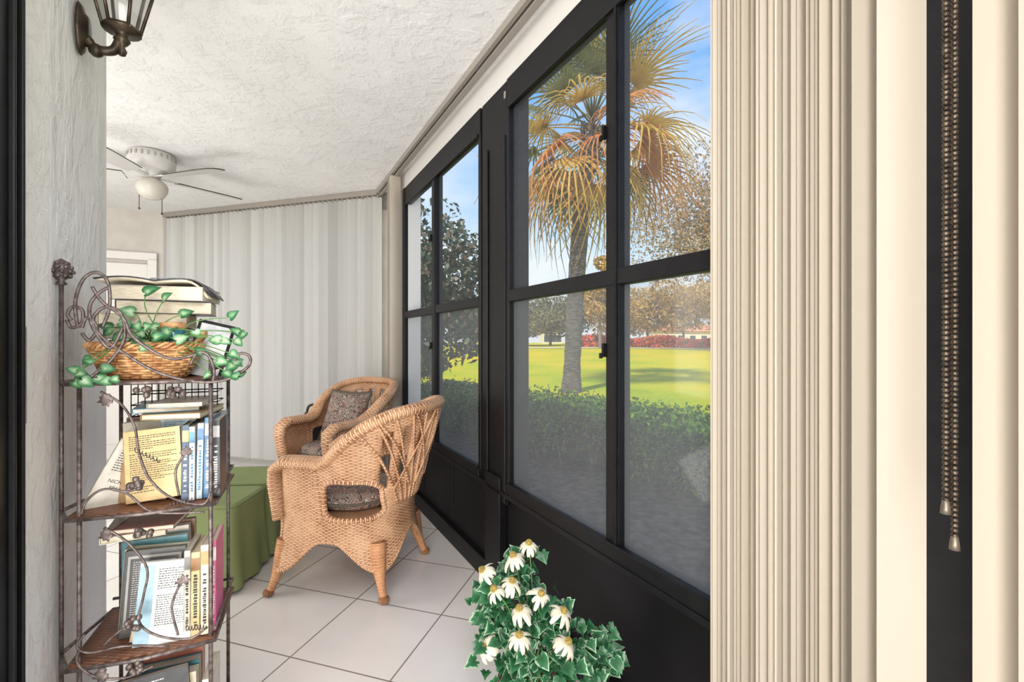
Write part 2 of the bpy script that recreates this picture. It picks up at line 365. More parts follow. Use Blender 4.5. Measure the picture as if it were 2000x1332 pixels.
# ---------------------------------------------------------------- blinds
def slatmesh(items,z0,z1,w=.089,sag=.009,k=6):
    b=MB()
    for x,y,a in items:
        ca,sa=math.cos(a),math.sin(a); P=[[],[]]
        for i in range(k+1):
            t=i/k*2-1; lx=t*w/2; ly=sag*(1-t*t)
            X=x+lx*ca-ly*sa; Y=y+lx*sa+ly*ca
            P[0].append((X,Y,z0)); P[1].append((X,Y,z1))
        b.grid(P,[[(0,0)]*(k+1)]*2)
    return b
rd=math.radians
e=empty('vertical_blind',FLOC,(0,0,FA),label='closed grey-white vertical slat blind across the end windows',cat='window blind')
b=MB(); b.box((1.36,-.085,2.535),(2.75,.05,.045)); b.obj('head_rail',m_track,e)
items=[(.22+i*.0535+random.uniform(-.006,.006),-.085+random.uniform(-.003,.003),rd(26+random.uniform(-14,12))) for i in range(48)]
items+= [(.03+i*.035,-.085,rd(55)) for i in range(5)]
slatmesh(items,.04,2.50,w=.078,sag=.005).obj('slats',m_slat,e)
for i in range(48):
    b=MB(); b.box((.22+i*.0535,-.085,2.506),(.014,.01,.03)); b.obj('carrier',m_track,e)
e=empty('vertical_blind',WLOC,(0,0,WA),label='cream vertical slat blind drawn open along the window wall',cat='window blind')
b=MB(); b.box((-.35,-.06,2.54),(4.0,.03,.035)); b.box((-.35,-.10,2.54),(4.0,.018,.035)); b.box((-.35,-.075,2.512),(4.0,.02,.01)); b.obj('head_rail',m_track,e)
items=[]
s=1.150
for i in range(36):
    items.append((s,-.062+random.uniform(-.009,.009)+.007*math.sin(i*.6),rd(-90+random.uniform(-9,9)))); s+=random.choice([.0035,.006,.008,.012,.014])*.98
    if s>1.44: break
items.append((1.452,-.082,rd(83))); items.append((1.495,-.066,rd(62)))
slatmesh(items,.06,2.51,sag=.003).obj('slats',m_slat2,e)
items=[(-1.80-i*.03,-.075,rd(-80+i*6)) for i in range(6)]
slatmesh(items,.06,2.51).obj('slats',m_slat2,e)
e=empty('vertical_blind',WLOC,(0,0,WA),label='cream vertical slats gathered beside the beaded control chain',cat='window blind')
items=[(1.612,-.058,rd(61)),(1.655,-.05,rd(64)),(1.70,-.04,rd(68)),(1.74,-.04,rd(72)),(1.78,-.04,rd(80))]
slatmesh(items,.06,2.51,sag=.006).obj('slats',m_slat2,e)
b=MB(); b.box((2.0,-.075,2.535),(.7,.05,.045)); b.obj('head_rail',m_track,e)
e=empty('blind_control_chain',WLOC,(0,0,WA),label='bronze beaded blind control chain with end weights',cat='chain')
m_chain=mat('bronze_bead',(.05,.036,.028),(.15,.12,.09),ns=90,rough=.38,metal=.85)
for dx,oy,zb in ((1.581,-.160,.975),(1.588,-.152,.925)):
    b=MB(); z=zb
    while z<2.5:
        b.sphere((dx,oy,z),(.0046,.0046,.0038),8); z+=.0074
    b.obj('bead_strand',m_chain,e)
    b=MB(); b.lathe([(.001,-.020),(.0062,-.020),(.0055,-.01),(.004,0),(.001,0)],12,(dx,oy,zb)); b.obj('chain_weight',m_silver,e)
# ---------------------------------------------------------------- ceiling fan
m_fan=mat('fan_white',(.56,.55,.53),rough=.35)
m_fanedge=mat('fan_edge',(.05,.045,.04),rough=.6)
e=empty('ceiling_fan',(-2.61,3.34,0),label='white five-blade ceiling fan with a bowl light',cat='ceiling fan')
b=MB(); b.lathe([(.001,2.56),(.12,2.56),(.14,2.545),(.145,2.50),(.14,2.455),(.11,2.435),(.07,2.43),(.06,2.40),(.03,2.37),(.001,2.37)],32)
for k in range(24):
    a=k*pi/12; b.box((.144*math.cos(a),.144*math.sin(a),2.52),(.004,.012,.03),rz=a,mi=1)
b.obj('motor_housing',[m_fan,m_track],e)
for k,a in enumerate([57,-15,-87,129,201]):
    a=rd(a); R=Matrix.Rotation(a,4,'Z')@Matrix.Translation((0,0,2.385))@Matrix.Rotation(rd(12),4,'X')
    b=MB(); out=[(.16,-.050),(.45,-.072),(.57,-.068),(.61,-.045),(.62,0),(.61,.045),(.57,.068),(.45,.072),(.16,.050)]
    n=len(out); V=[(x,y,-.004) for x,y in out]+[(x,y,.004) for x,y in out]
    b.add(V,[tuple(range(n-1,-1,-1)),tuple(range(n,2*n))],None,0,False,R)
    b.add(V,[(i,(i+1)%n,n+(i+1)%n,n+i) for i in range(n)],None,1,False,R)
    b.box((.11,0,.003),(.13,.03,.008),M=R); b.obj('fan_blade',[m_fan,m_fanedge],e)
b=MB(); b.lathe([(.001,2.225),(.045,2.23),(.075,2.25),(.094,2.285),(.098,2.32),(.085,2.345),(.055,2.37),(.001,2.375)],28); b.obj('light_bowl',mat('frosted_glass',(.68,.65,.58),rough=.25,trans=.3),e)
for x,y,l in ((-.06,-.04,.15),(.05,.03,.17)):
    b=MB(); b.tube([(x,y,2.30),(x,y,2.30-l)],.0025,6); b.sphere((x,y,2.30-l),.008,8); b.obj('pull_chain',m_bronze,e)
# ---------------------------------------------------------------- wall lantern
e=empty('wall_lantern',(-1.18,1.25,0),(0,0,PA+pi/2),label='antique bronze wall lantern with clear glass panes',cat='wall lamp')
b=MB(); MM=Matrix.Translation((0.006,0,2.05))@Matrix.Rotation(pi/2,4,'Y')
b.lathe([(.001,.02),(.02,.02),(.026,.012),(.036,.008),(.042,0),(.001,0)],24,M=MM,sx=1.7,sy=1); b.obj('wall_plate',m_bronze,e)
b=MB(); b.tube(spl([(.015,0,2.03),(.04,0,2.005),(.075,0,2.01),(.09,0,2.04),(.095,0,2.06)],6),[.014]*4+[.012]*21,10)
b.sphere((.04,0,2.0),.018,10); b.obj('arm',m_bronze,e)
b=MB(); cx=.095
b.lathe([(.001,-.015),(.008,-.012),(.012,0),(.006,.012),(.014,.02),(.02,.03),(.012,.04),(.018,.05),(.045,.055),(.045,.06),(.001,.06)],16,(cx,0,2.015)); b.obj('finial_base',m_bronze,e)
b=MB()
h0,h1=2.075,2.24; r0,r1=.042,.082
for k in range(6):
    a=k*pi/3; a2=a+pi/3
    p0=(cx+r0*math.cos(a),r0*math.sin(a),h0);p1=(cx+r1*math.cos(a),r1*math.sin(a),h1)
    q0=(cx+r0*math.cos(a2),r0*math.sin(a2),h0);q1=(cx+r1*math.cos(a2),r1*math.sin(a2),h1)
    b.tube([p0,p1],.0045,6); b.tube([p0,q0],.0055,6); b.tube([p1,q1],.007,6)
b.lathe([(.1,0),(.07,.04),(.02,.08),(.001,.09)],6,(cx,0,h1),smooth=False); b.obj('lantern_cage',m_bronze,e)
b=MB()
for k in range(6):
    a=k*pi/3; a2=a+pi/3
    b.add([(cx+r0*math.cos(a),r0*math.sin(a),h0),(cx+r0*math.cos(a2),r0*math.sin(a2),h0),(cx+r1*math.cos(a2),r1*math.sin(a2),h1),(cx+r1*math.cos(a),r1*math.sin(a),h1)],[(0,1,2,3)])
b.obj('glass_pane',hazeglass('lantern_glass',.25,(.4,.4,.36),.1),e)
b=MB(); b.tube([(cx,0,2.08),(cx,0,2.15)],.01,10); b.lathe([(.01,0),(.018,.03),(.012,.06),(.001,.075)],12,(cx,0,2.15),mi=1); b.obj('bulb',[m_white,mat('bulb_glass',(.85,.85,.8),rough=.2)],e)
# ---------------------------------------------------------------- wicker chairs
XS=.232; YW=.262
def chair_shape():
    pts=[]
    for i in range(16): pts.append((XS-(XS+.06)*i/16,-YW))
    for i in range(41):
        a=-pi/2-pi*i/40; pts.append((-.06+.215*math.cos(a),YW*math.sin(a)))
    for i in range(1,17): pts.append((-.06+(XS+.06)*i/16,YW))
    return pts
CP=chair_shape(); NC=len(CP)
CN=[]
for i in range(NC):
    a=Vector(CP[max(i-1,0)]);c=Vector(CP[min(i+1,NC-1)]); t=(c-a).normalized(); n_=Vector((t.y,-t.x))
    if n_.dot(Vector(CP[i]))<0: n_=-n_
    CN.append(n_)
CL=[0]
for i in range(1,NC): CL.append(CL[-1]+(Vector(CP[i])-Vector(CP[i-1])).length)
def rimz(x): return .622+.255*smooth((.055-x)/.325)
def csurf(i,z,ex=0):
    x,y=CP[i]; n=CN[i]; bk=max(0,min(1,(.08-x)/.35))
    if z<.36: off=.065*((.36-z)/.30)**1.7*(.5+.5*abs(x)/.25)
    else: off=(z-.36)*(.05+.22*bk)
    off+=ex
    return Vector((x+n.x*off,y+n.y*off,z))
LEGS=[0,.46,CL[-1]-.46,CL[-1]]
def zbot(i):
    dmin=min(abs(CL[i]-q) for q in LEGS); return .13+.135*smooth(dmin/.20)
HX0,HX1,HZ0,HZ1=-.235,.022,.368,.555
def inhole(q):
    u=(q.x-(HX0+HX1)/2)/((HX1-HX0)/2); v=(q.z-(HZ0+HZ1)/2)/((HZ1-HZ0)/2)
    return abs(u)**4+abs(v)**4<1 and abs(q.y)>.12
def build_chair(loc,ang,label):
    e=empty('wicker_armchair',loc,(0,0,ang),label=label,cat='chair',group='wicker armchairs by the windows')
    R=60; P=[];UV=[]
    for r in range(R+1):
        row=[];ur=[]
        for i in range(NC):
            z0=zbot(i); z1=rimz(CP[i][0]); z=z0+(z1-z0)*r/R; row.append(csurf(i,z)); ur.append((CL[i],z))
        P.append(row);UV.append(ur)
    c0=NC//2
    def skip(r,i):
        if inhole((P[r][i]+P[r+1][i+1])/2): return True
        # open slots between the back ribs, upper back
        if 30<r<54 and abs(i-c0)<11 and (i-c0)%4 in (1,2): return True
        return False
    b=MB(); b.grid(P,UV,skip=skip); b.obj('woven_shell',m_rattan,e,solid=.016)
    pts=[];sd=[];rx=[];rz=[]
    front=[(.258,.36),(.274,.45),(.288,.53),(.286,.590)]
    for x,z in front: pts.append((x,-.25,z)); sd.append((0,-1,0)); rx.append(.054); rz.append(.030)
    for i in range(NC):
        p=csurf(i,rimz(CP[i][0])); k=max(0,min(1,(.0-CP[i][0])/.2))
        q=p-Vector((CN[i].x,CN[i].y,0))*.022*(1-k); q.z+=.005; pts.append(q); sd.append((CN[i].x,CN[i].y,0)); rx.append(.060-.028*k); rz.append(.031-.003*k)
    for x,z in reversed(front): pts.append((x,.25,z)); sd.append((0,1,0)); rx.append(.054); rz.append(.030)
    b=MB(); b.sweep(pts,sd,rx,rz,14); b.obj('arm_and_back_rim',m_rattanrim,e)
    for sgn in (-1,1):
        b=MB()
        def cp(x,z):
            c_=[i for i in range(NC) if CP[i][1]*sgn>0.05]; best=min(c_,key=lambda i:abs(csurf(i,z).x-x)); p=csurf(best,z); return Vector((x,p.y,z))
        loop=[]
        for k in range(24):
            a=2*pi*k/24; ca,sa=math.cos(a),math.sin(a); pw=lambda t:math.copysign(abs(t)**.5,t)
            loop.append(cp((HX0+HX1)/2+pw(ca)*(HX1-HX0)/2*1.01,(HZ0+HZ1)/2+pw(sa)*(HZ1-HZ0)/2*1.01))
        b.tube(spl(loop,3,True),.013,8,True); b.obj('side_opening_trim',m_rattanrim,e)
        b=MB(); b.tube(spl([cp(.040,.36),cp(.045,.45),cp(.06,.60)],4),.014,8); b.obj('arm_support_post',m_rattanrim,e)
    b=MB(); P2=[];U2=[]
    for r in range(11):
        row=[];ur=[]
        for j in range(29):
            y=-.262+.524*j/28; zb=.13+.13*smooth(min(j,28-j)/11); z=zb+(.385-zb)*r/10
            row.append((.247+.02*math.sin(pi*j/28)+.045*max(0,(.30-z)/.3)*(1-math.sin(pi*j/28)),y,z)); ur.append((y,z))
        P2.append(row);U2.append(ur)
    b.grid(P2,U2); b.obj('front_apron',m_rattan,e,solid=.015)
    b=MB(); lo=[csurf(i,zbot(i)) for i in range(NC)]; b.tube(lo+[Vector(p) for p in reversed(P2[0])],.010,8,True)
    b.obj('lower_edge_braid',m_rattanrim,e)
    b=MB(); b.tube([Vector(p) for p in P2[-1]],.014,8); b.obj('seat_front_braid',m_rattanrim,e)
    b=MB(); V=[(p[0]*.99,p[1]*.97,.355) for p in CP]; V2=[(p[0]*.99,p[1]*.97,.375) for p in CP]
    b.add(V+V2,[tuple(range(NC)),tuple(range(2*NC-1,NC-1,-1))],[[(v[0],v[1]) for v in V],[(v[0],v[1]) for v in reversed(V2)]])
    b.obj('seat',m_rattan,e)
    b=MB(); c=NC//2
    for k in range(-5,6):
        pts=[]
        for j in range(9):
            t=j/8; x=c+k*(1.2+1.9*t); i=max(0,min(NC-2,int(x))); f=x-int(x); z=.42+(rimz(CP[i][0])-.42)*t
            pts.append(csurf(i,z,.012).lerp(csurf(i+1,z,.012),f))
        b.tube(spl(pts,2),.007,6)
    b.obj('back_ribs',m_rattanrim,e)
    for k in (-1,1):
        for st in (-8,-2,4):
            b=MB(); pts=[]
            for j in range(9):
                t=j/8; x=c+k*(st+8*t); i=max(0,min(NC-2,int(x))); f=x-int(x); z=.5+(rimz(CP[i][0])-.5)*t; pts.append(csurf(i,z,.02).lerp(csurf(i+1,z,.02),f))
            b.tube(spl(pts,2),.0055,6); b.obj('crossing_rib',m_rattanrim,e)
    for sx,sy in ((1,1),(1,-1),(-1,1),(-1,-1)):
        b=MB(); x0=.240 if sx>0 else -.215; y0=.25 if sx>0 else .205
        pts=spl([(x0,sy*y0,.26),(x0+sx*.012,sy*(y0+.015),.16),(x0+sx*.030,sy*(y0+.03),.08),(x0+sx*.05,sy*(y0+.045),.02)],4)
        b.tube(pts,[.036,.036,.036,.034,.032,.029,.026,.023,.021,.019,.018,.018,.018],12)
        b.sphere((x0+sx*.053,sy*(y0+.047),.020),(.026,.026,.020),12); b.obj('leg',m_rattanleg,e)
    return e
c1=(-.800,2.40); a1=math.atan2(.187,-.982)
c2=(-1.27,3.36); a2=math.atan2(-.87,-.50)
build_chair((c1[0],c1[1],0),a1,'honey wicker armchair with round back, turned away')
build_chair((c2[0],c2[1],0),a2,'honey wicker armchair holding a paisley throw pillow')
def cushion(name,w,d,h,loc,rot,label,cat,fringe=False,round_=False):
    P=[];UV=[];n=16; b=MB()
    for sgn in (1,-1):
        P=[];
        for i in range(n+1):
            row=[]
            for j in range(n+1):
                u=i/n*2-1;v=j/n*2-1
                if round_:
                    x=u*math.sqrt(1-v*v/2)*1.08; y=v*math.sqrt(1-u*u/2)*1.08
                else: x=u*(1-.08*(1-v*v));y=v*(1-.08*(1-u*u))
                hh=((1-u**4)*(1-v**4))**.5; row.append((x*w/2,y*d/2,sgn*hh*h/2))
            P.append(row)
        if sgn<0: P=[r[::-1] for r in P]
        b.grid(P,[[(0,0)]*(n+1)]*(n+1))
    e=empty(name,loc,rot,label=label,cat=cat); b.obj('cushion_body',m_paisley,e)
    q=MB(); ed=[]
    for k in range(64):
        s=k/64*4; side=int(s); t=(s-side)*2-1
        u,v=[(t,-1),(1,t),(-t,1),(-1,-t)][side]
        if round_: x=u*math.sqrt(1-v*v/2)*1.08; y=v*math.sqrt(1-u*u/2)*1.08
        else: x=u*(1-.08*(1-v*v));y=v*(1-.08*(1-u*u))
        ed.append((x*w/2*1.01,y*d/2*1.01,0))
    q.tube(ed,.006 if not fringe else .007,6,True)
    if fringe:
        for k in range(64):
            for t in (0,.33,.66):
                p=Vector(ed[k]).lerp(Vector(ed[(k+1)%64]),t); o=p.normalized()
                q.tube([p,p+o*.016+Vector((0,0,random.uniform(-.004,.004)))],.002,4)
    q.obj('piping' if not fringe else 'fringe',mat('dark_olive_trim',(.10,.085,.06),rough=.8),e)
    return e
for c,a,l in ((c1,a1,'paisley seat cushion in the turned-away wicker chair'),(c2,a2,'paisley seat cushion under the throw pillow')):
    cushion('seat_cushion',.44,.44,.10,(c[0]+.012*math.cos(a),c[1]+.012*math.sin(a),.426),(0,0,a),l,'cushion',round_=True)
f=Vector((math.cos(a2),math.sin(a2),0)); pc=Vector((c2[0],c2[1],0))-f*.05
cushion('throw_pillow',.37,.37,.11,(pc.x+.015,pc.y-.01,.650),(0,rd(68),a2+rd(6)),'dark paisley throw pillow with fringed edge','pillow',fringe=True)
e=empty('leather_case',(-1.62,3.78,0),(0,0,.3),label='black leather strap bag standing behind the wicker chair',cat='bag')
b=MB(); b.box((0,0,.31),(.16,.08,.62)); b.obj('bag_body',m_blackrough,e,bevel=.02)
b=MB(); b.tube(spl([(-.06,0,.60),(-.04,0,.67),(.04,0,.67),(.06,0,.60)],6),.01,8); b.obj('handle',m_bronze,e)
# ---------------------------------------------------------------- ottomans
def ottoman(loc,ang,w,d,h,label):
    e=empty('ottoman',loc,(0,0,ang),label=label,cat='ottoman',group='green canvas ottomans')
    b=MB(); P=[]
    ring=[]
    for k in range(96):
        s=k/24; side=int(s); t=(s-side)*2-1
        u,v=[(t,-1),(1,t),(-t,1),(-1,-t)][side]
        q=min(1,(abs(u)**14+abs(v)**14)**(-1/14)); ring.append((u*q*w/2,v*q*d/2,side,t))
    for r,(z,ex) in enumerate([(.02,.020),(.10,.012),(.2,.005),(.32,0),(h-.045,.002),(h-.025,.008),(h-.008,.004),(h,-.012)]):
        P.append([(x*(1+ex/(w/2))+.010*math.sin(k*.55)*(1-z/h)**1.3*abs(x)/(w/2),y*(1+ex/(d/2))+.010*math.sin(k*.5+1)*(1-z/h)**1.3*abs(y)/(d/2),z) for k,(x,y,_,_) in enumerate(ring+ring[:1])])
    b.grid(P,[[(0,0)]*97]*8)
    T=P[-1][:-1]; b.add(T+[(0,0,h+.008)],[(i,(i+1)%96,96) for i in range(96)],None,0,True)
    b.obj('fabric_cover',m_green,e)
    b=MB(); b.tube([(x*1.015,y*1.015,h-.014) for x,y,_,_ in ring],.005,6,True)
    b.obj('seam_piping',mat('green_piping',(.16,.20,.08),rough=.8),e)
    for sx in (1,-1):
        for sy in (1,-1):
            b=MB(); b.lathe([(.001,0),(.016,0),(.02,.055),(.001,.055)],10,(sx*(w/2-.04),sy*(d/2-.04),0)); b.obj('leg',m_bronze,e)
ottoman((-1.525,2.33,0),rd(3),.40,.32,.42,'olive green canvas-covered ottoman beside the wicker chair')
ottoman((-1.57,2.71,0),rd(4),.44,.34,.42,'olive green canvas-covered ottoman tucked behind its twin')
# ---------------------------------------------------------------- iron shelf
FLp=Vector((-1.017,1.083)); SX=Vector((.921,.388)); SY=Vector((-.388,.921)); SA=math.atan2(.388,.921)
def SH(px,py,yl=0.0):
    rx=(px-1000)/900; rz=(666-py)/900
    t=(yl+FLp.dot(SY))/(rx*SY.x+SY.y); P=Vector((t*rx,t)); return Vector(((P-FLp).dot(SX),yl,1.2+t*rz))
def SW(l): return Vector((FLp.x+SX.x*l[0]+SY.x*l[1],FLp.y+SX.y*l[0]+SY.y*l[1],l[2]))
SLOC=(FLp.x,FLp.y,0)
sh=empty('iron_shelf',SLOC,(0,0,SA),label='four-tier wrought iron shelf with vine scrollwork and woven trays',cat='shelf')
w,dp=.263,.25; tiers=[.10,.437,.785,1.10]
def post(x,y,z1,fin=False,r=.005):
    b=MB(); b.tube([(x,y,0),(x,y,z1)],r,8); b.obj('post',m_ironlight,sh)
post(0,0,1.12); post(-.06,.07,1.335); post(w,0,1.155); post(w+.0,dp,1.12); post(0,dp,1.30)
b=MB(); 
for x,y,z in ((-.06,.07,1.335),):
    b.lathe([(.004,0),(.012,.004),(.006,.012),(.014,.02),(.02,.032),(.02,.044),(.012,.058),(.002,.066)],12,(x,y,z))
    for k in range(8):
        for j in range(4):
            a=k*pi/4+j*.4; rr=[.017,.021,.019,.012][j]; b.sphere((x+rr*math.cos(a),y+rr*math.sin(a),z+.024+.010*j),.0055,6)
b.obj('finial',m_ironlight,sh)
for z in tiers:
    b=MB(); P=[[(-.02+ (w+.03)*i/8,-.015+(dp+.02)*j/8,z) for i in range(9)] for j in range(9)]
    b.grid(P,[[(p[0],p[1]) for p in r] for r in P]); b.obj('woven_tray',m_tray,sh,solid=.008)
    b=MB(); loop=[(-.02,-.015),(w/2,-.03),(w+.012,-.015),(w+.012,dp+.005),(-.02,dp+.005)]
    b.tube([(x,y,z) for x,y in loop],.005,8,True); b.tube([(x,y,z+.03) for x,y in (loop[2],loop[3],loop[4])],.004,6)
    b.tube([(-.06,.07,z),(-.02,-.01,z)],.0045,6); b.tube([(-.06,.07,z),(-.02,dp,z)],.0045,6)
    b.obj('tray_rim',m_ironlight,sh)
def wires(name,lists,yl=-.02,r=.0038,m=m_ironlight):
    for L in lists:
        b=MB(); b.tube(spl([SH(x,y,yl) for x,y in L],6),r,7); b.obj(name,m,sh)
wires('scroll',[
 [(152,640),(147,590),(163,545),(190,532),(211,552),(214,600),(200,640)],
 [(130,625),(140,640),(160,630),(160,605),(140,600),(132,615),(140,625)],
 [(165,745),(215,705),(243,660),(236,612),(205,600),(182,622),(196,655),(250,695),(310,728),(380,745),(440,742),(483,718),(488,697),(470,690),(458,704)],
 [(372,712),(385,690),(405,692),(418,720),(416,745)],
 [(214,560),(190,575),(175,600),(182,640),(215,680),(240,640)],
 [(180,560),(200,590),(240,620),(262,660),(330,700),(390,690)],
 [(160,640),(170,620),(190,640),(175,665),(160,650)],
],-.02)
wires('vine_tendril',[
 [(196,765),(235,788),(262,830),(272,885),(292,935),(335,972),(395,985),(412,960)],
 [(350,968),(343,925),(352,900),(366,882)],
 [(158,1005),(172,975),(205,955),(250,965),(300,1000),(400,1000)],
 [(203,1030),(250,1060),(287,1110),(280,1165),(272,1215),(310,1242),(370,1247),(405,1225)],
 [(348,1240),(336,1190),(345,1155),(358,1135)],
 [(155,1270),(150,1290),(165,1310),(200,1325),(250,1322),(300,1300)],
 [(165,1240),(150,1262),(175,1275),(240,1262),(330,1262)],
 [(280,948),(250,960),(215,955)],[(258,1217),(230,1235),(200,1262)]],-.028,.0028)
for (x0,y0,x1,y1) in ((262,878,312,900),(362,1228,402,1224),(330,985,380,975)):
    b=MB(); A=SH(x0,y0,-.03);B=SH(x1,y1,-.03); pts=[]
    for k in range(65):
        t=k/64; a=t*7*2*pi; p=A.lerp(B,t); pts.append(p+Vector((0,math.cos(a)*.005,math.sin(a)*.005)))
    b.tube(pts,.0011,5); b.obj('coiled_tendril',m_iron,sh)
def outline(o): return o+[(-x,y) for x,y in reversed(o[1:-1])]
OUT_G=outline([(0,-.1),(.25,-.42),(.55,-.30),(.5,-.05),(.85,.12),(.55,.3),(.5,.62),(.2,.6),(0,1.05)])
OUT_I=outline([(0,-.15),(.2,-.45),(.55,-.35),(.5,-.05),(.9,.05),(.6,.35),(.45,.6),(.25,.75),(0,1.15)])
OUT_H=outline([(0,-.12),(.18,-.38),(.5,-.35),(.68,0),(.6,.4),(.32,.8),(0,1.15)])
def leaf(b,pos,ydir,nrm,size,outl,fold=.25,droop=.3,mi=0):
    Y=Vector(ydir).normalized(); Z=Vector(nrm); Z=(Z-Y*Z.dot(Y)); Z=Z.normalized() if Z.length>1e-4 else Y.orthogonal().normalized(); X=Y.cross(Z)
    def P(x,y): return Vector(pos)+(X*x+Y*y+Z*(abs(x)*fold-droop*max(0,y)**2*.4))*size
    V=[P(x,y+.15) for x,y in outl]; n=len(V)
    V+= [P(x*.5,(y+.15)*.6+.08) for x,y in outl]; V.append(P(0,.2))
    F=[];U=[]
    for i in range(n):
        j=(i+1)%n; F.append((i,j,n+j,n+i)); U.append([(1,0),(1,0),(.5,0),(.5,0)])
        F.append((n+i,n+j,2*n)); U.append([(.5,0),(.5,0),(0,0)])
    b.add(V,F,U,mi,True)
for x,y,s,r in ((365,880,.018,0),(358,1132,.020,0),(214,772,.022,.8),(214,1036,.020,.9),(205,1308,.022,.9)):
    b=MB(); p=SH(x,y,-.03); leaf(b,p-Vector((0,0,.008)),(math.sin(r)*.8-.1,0,1) if r==0 else (-.9,0,-.3),(0,-1,.1),s,OUT_G,.2,.2); b.obj('iron_leaf',m_ironlight,sh,solid=.0015)
for x,y in ((280,768),(345,768),(266,946),(278,1040),(257,1217),(262,1303)):
    b=MB(); p=SH(x,y,-.03)
    for k in range(9): b.sphere(p+Vector((random.uniform(-.015,.015),random.uniform(-.006,.006),random.uniform(-.013,.013))),.0075,10)
    b.obj('grape_cluster',m_ironlight,sh)
# ---------------------------------------------------------------- books
BC={}
def bcol(c):
    if c not in BC: BC[c]=mat('cover_%d'%len(BC),tuple(v*.78 for v in c),tuple(min(1,v*.95+.01) for v in c),ns=35,rough=.38)
    return BC[c]
def words(b,x0,x1,z0,z1,rows,y,align='L',mi=0,h=.32):
    dz=(z1-z0)/rows
    for r in range(rows):
        z=z1-dz*(r+.5); x=x0; end=x1 if random.random()<.75 else x0+(x1-x0)*random.uniform(.4,.9)
        while x<end:
            l=random.uniform(.0015,.0065); l=min(l,end-x)
            if l>.0008: b.add([(x,y,z-dz*h/2),(x+l,y,z-dz*h/2),(x+l,y,z+dz*h/2),(x,y,z+dz*h/2)],[(0,1,2,3)],None,mi)
            x+=l+.0016
def book(loc,rot,W_,H_,T_,col,label,group,txt=None,ink=None,patch=None,title=None,spine=None):
    """upright: width along x (spine at x=0), thickness y, height z; front toward -y"""
    e=empty('book',loc,rot,label=label,cat='book',group=group)
    b=MB(); c=.0015
    b.box((W_/2,c/2,H_/2),(W_,c,H_)); b.box((W_/2,T_-c/2,H_/2),(W_,c,H_)); b.box((c/2,T_/2,H_/2),(c,T_,H_)); b.obj('cover',bcol(col),e)
    b=MB(); b.box((W_/2+.0005,T_/2,H_/2),(W_-.004,T_-2*c-.0004,H_-.005)); b.obj('page_block',m_paper,e)
    if patch:
        for (x0,z0,x1,z1,pc) in patch:
            q=MB(); q.add([(x0*W_,-.0004,z0*H_),(x1*W_,-.0004,z0*H_),(x1*W_,-.0004,z1*H_),(x0*W_,-.0004,z1*H_)],[(0,1,2,3)]); q.obj('cover_panel',bcol(pc),e)
    if txt:
        b=MB()
        for (x0,z0,x1,z1,rows) in txt: words(b,x0*W_,x1*W_,z0*H_,z1*H_,rows,-.0009)
        b.obj('cover_text',ink or m_ink,e)
    if title:
        for s,x,z,sz,mm in title: textobj('cover_title',s,sz,mm,e,(x*W_,-.001,z*H_),(pi/2,0,0))
    if spine:
        pc,mm=spine
        q=MB(); q.add([(-.0004,.001,H_*.78),(-.0004,.001,H_*.93),(-.0004,T_-.001,H_*.93),(-.0004,T_-.001,H_*.78)],[(0,1,2,3)]); q.obj('spine_band',bcol(pc),e)
        q=MB(); z=H_*.12
        while z<H_*.72:
            l=random.uniform(.004,.009); y0=T_*random.uniform(.25,.32); y1=T_*random.uniform(.6,.75)
            q.add([(-.0008,y0,z),(-.0008,y0,z+l*.7),(-.0008,y1,z+l*.7),(-.0008,y1,z)],[(0,1,2,3)]); z+=l
            if random.random()<.2: z+=.008
        q.obj('spine_lettering',mm,e)
    return e
G2='books on the second tray'; G3='books on the third tray'; G4='books on the bottom tray'; G1='books stacked on the top tray'
def bk(l,W_,H_,T_,col,label,group,rz=0,tiltx=0,tilty=0,**k):
    p=SW(l); return book(p,(tiltx,tilty,SA+rz),W_,H_,T_,col,label,group,**k)
m_blueink=mat('print_blue',(.05,.2,.35),rough=.5)
t2=.792
bk((.075,.040,t2),.122,.178,.018,(.80,.58,.26),'tan yellow paperback showing its printed back cover',G2,rz=-.05,tiltx=rd(-8),tilty=rd(-5),txt=[(.1,.72,.92,.93,7),(.1,.28,.92,.68,13),(.1,.12,.5,.22,3)])
bk((.03,.070,t2+.005),.12,.17,.022,(.48,.30,.15),'brown paperback leaning behind the tan one',G2,rz=-.1,tiltx=rd(-6),tilty=rd(16))
bk((-.015,.045,t2+.002),.10,.175,.018,(.84,.80,.70),'cream paperback leaning outward with printed author name',G2,rz=.3,tiltx=rd(-5),tilty=rd(26),
   title=[('NICHOLAS',.5,.42,.012,m_ink),('SPARKS',.5,.33,.012,m_ink)],txt=[(.15,.55,.85,.9,10)])
bk((.13,.095,t2+.03),.08,.178,.010,(.50,.68,.76),'pale blue pamphlet standing behind paperbacks',G2,tiltx=rd(-3),txt=[(.1,.6,.9,.95,11)],ink=m_blueink)
bk((.06,.10,t2),.12,.170,.025,(.70,.64,.50),'thick cream-edged paperback standing in the row',G2,tiltx=rd(-2),tilty=rd(4))
bk((.05,.13,t2),.14,.19,.025,(.66,.60,.46),'tall worn hardback behind the others',G2,tilty=rd(-3))
bk((.04,.16,t2),.15,.2,.025,(.24,.12,.08),'brown hardback standing at the rear',G2)
x=.280
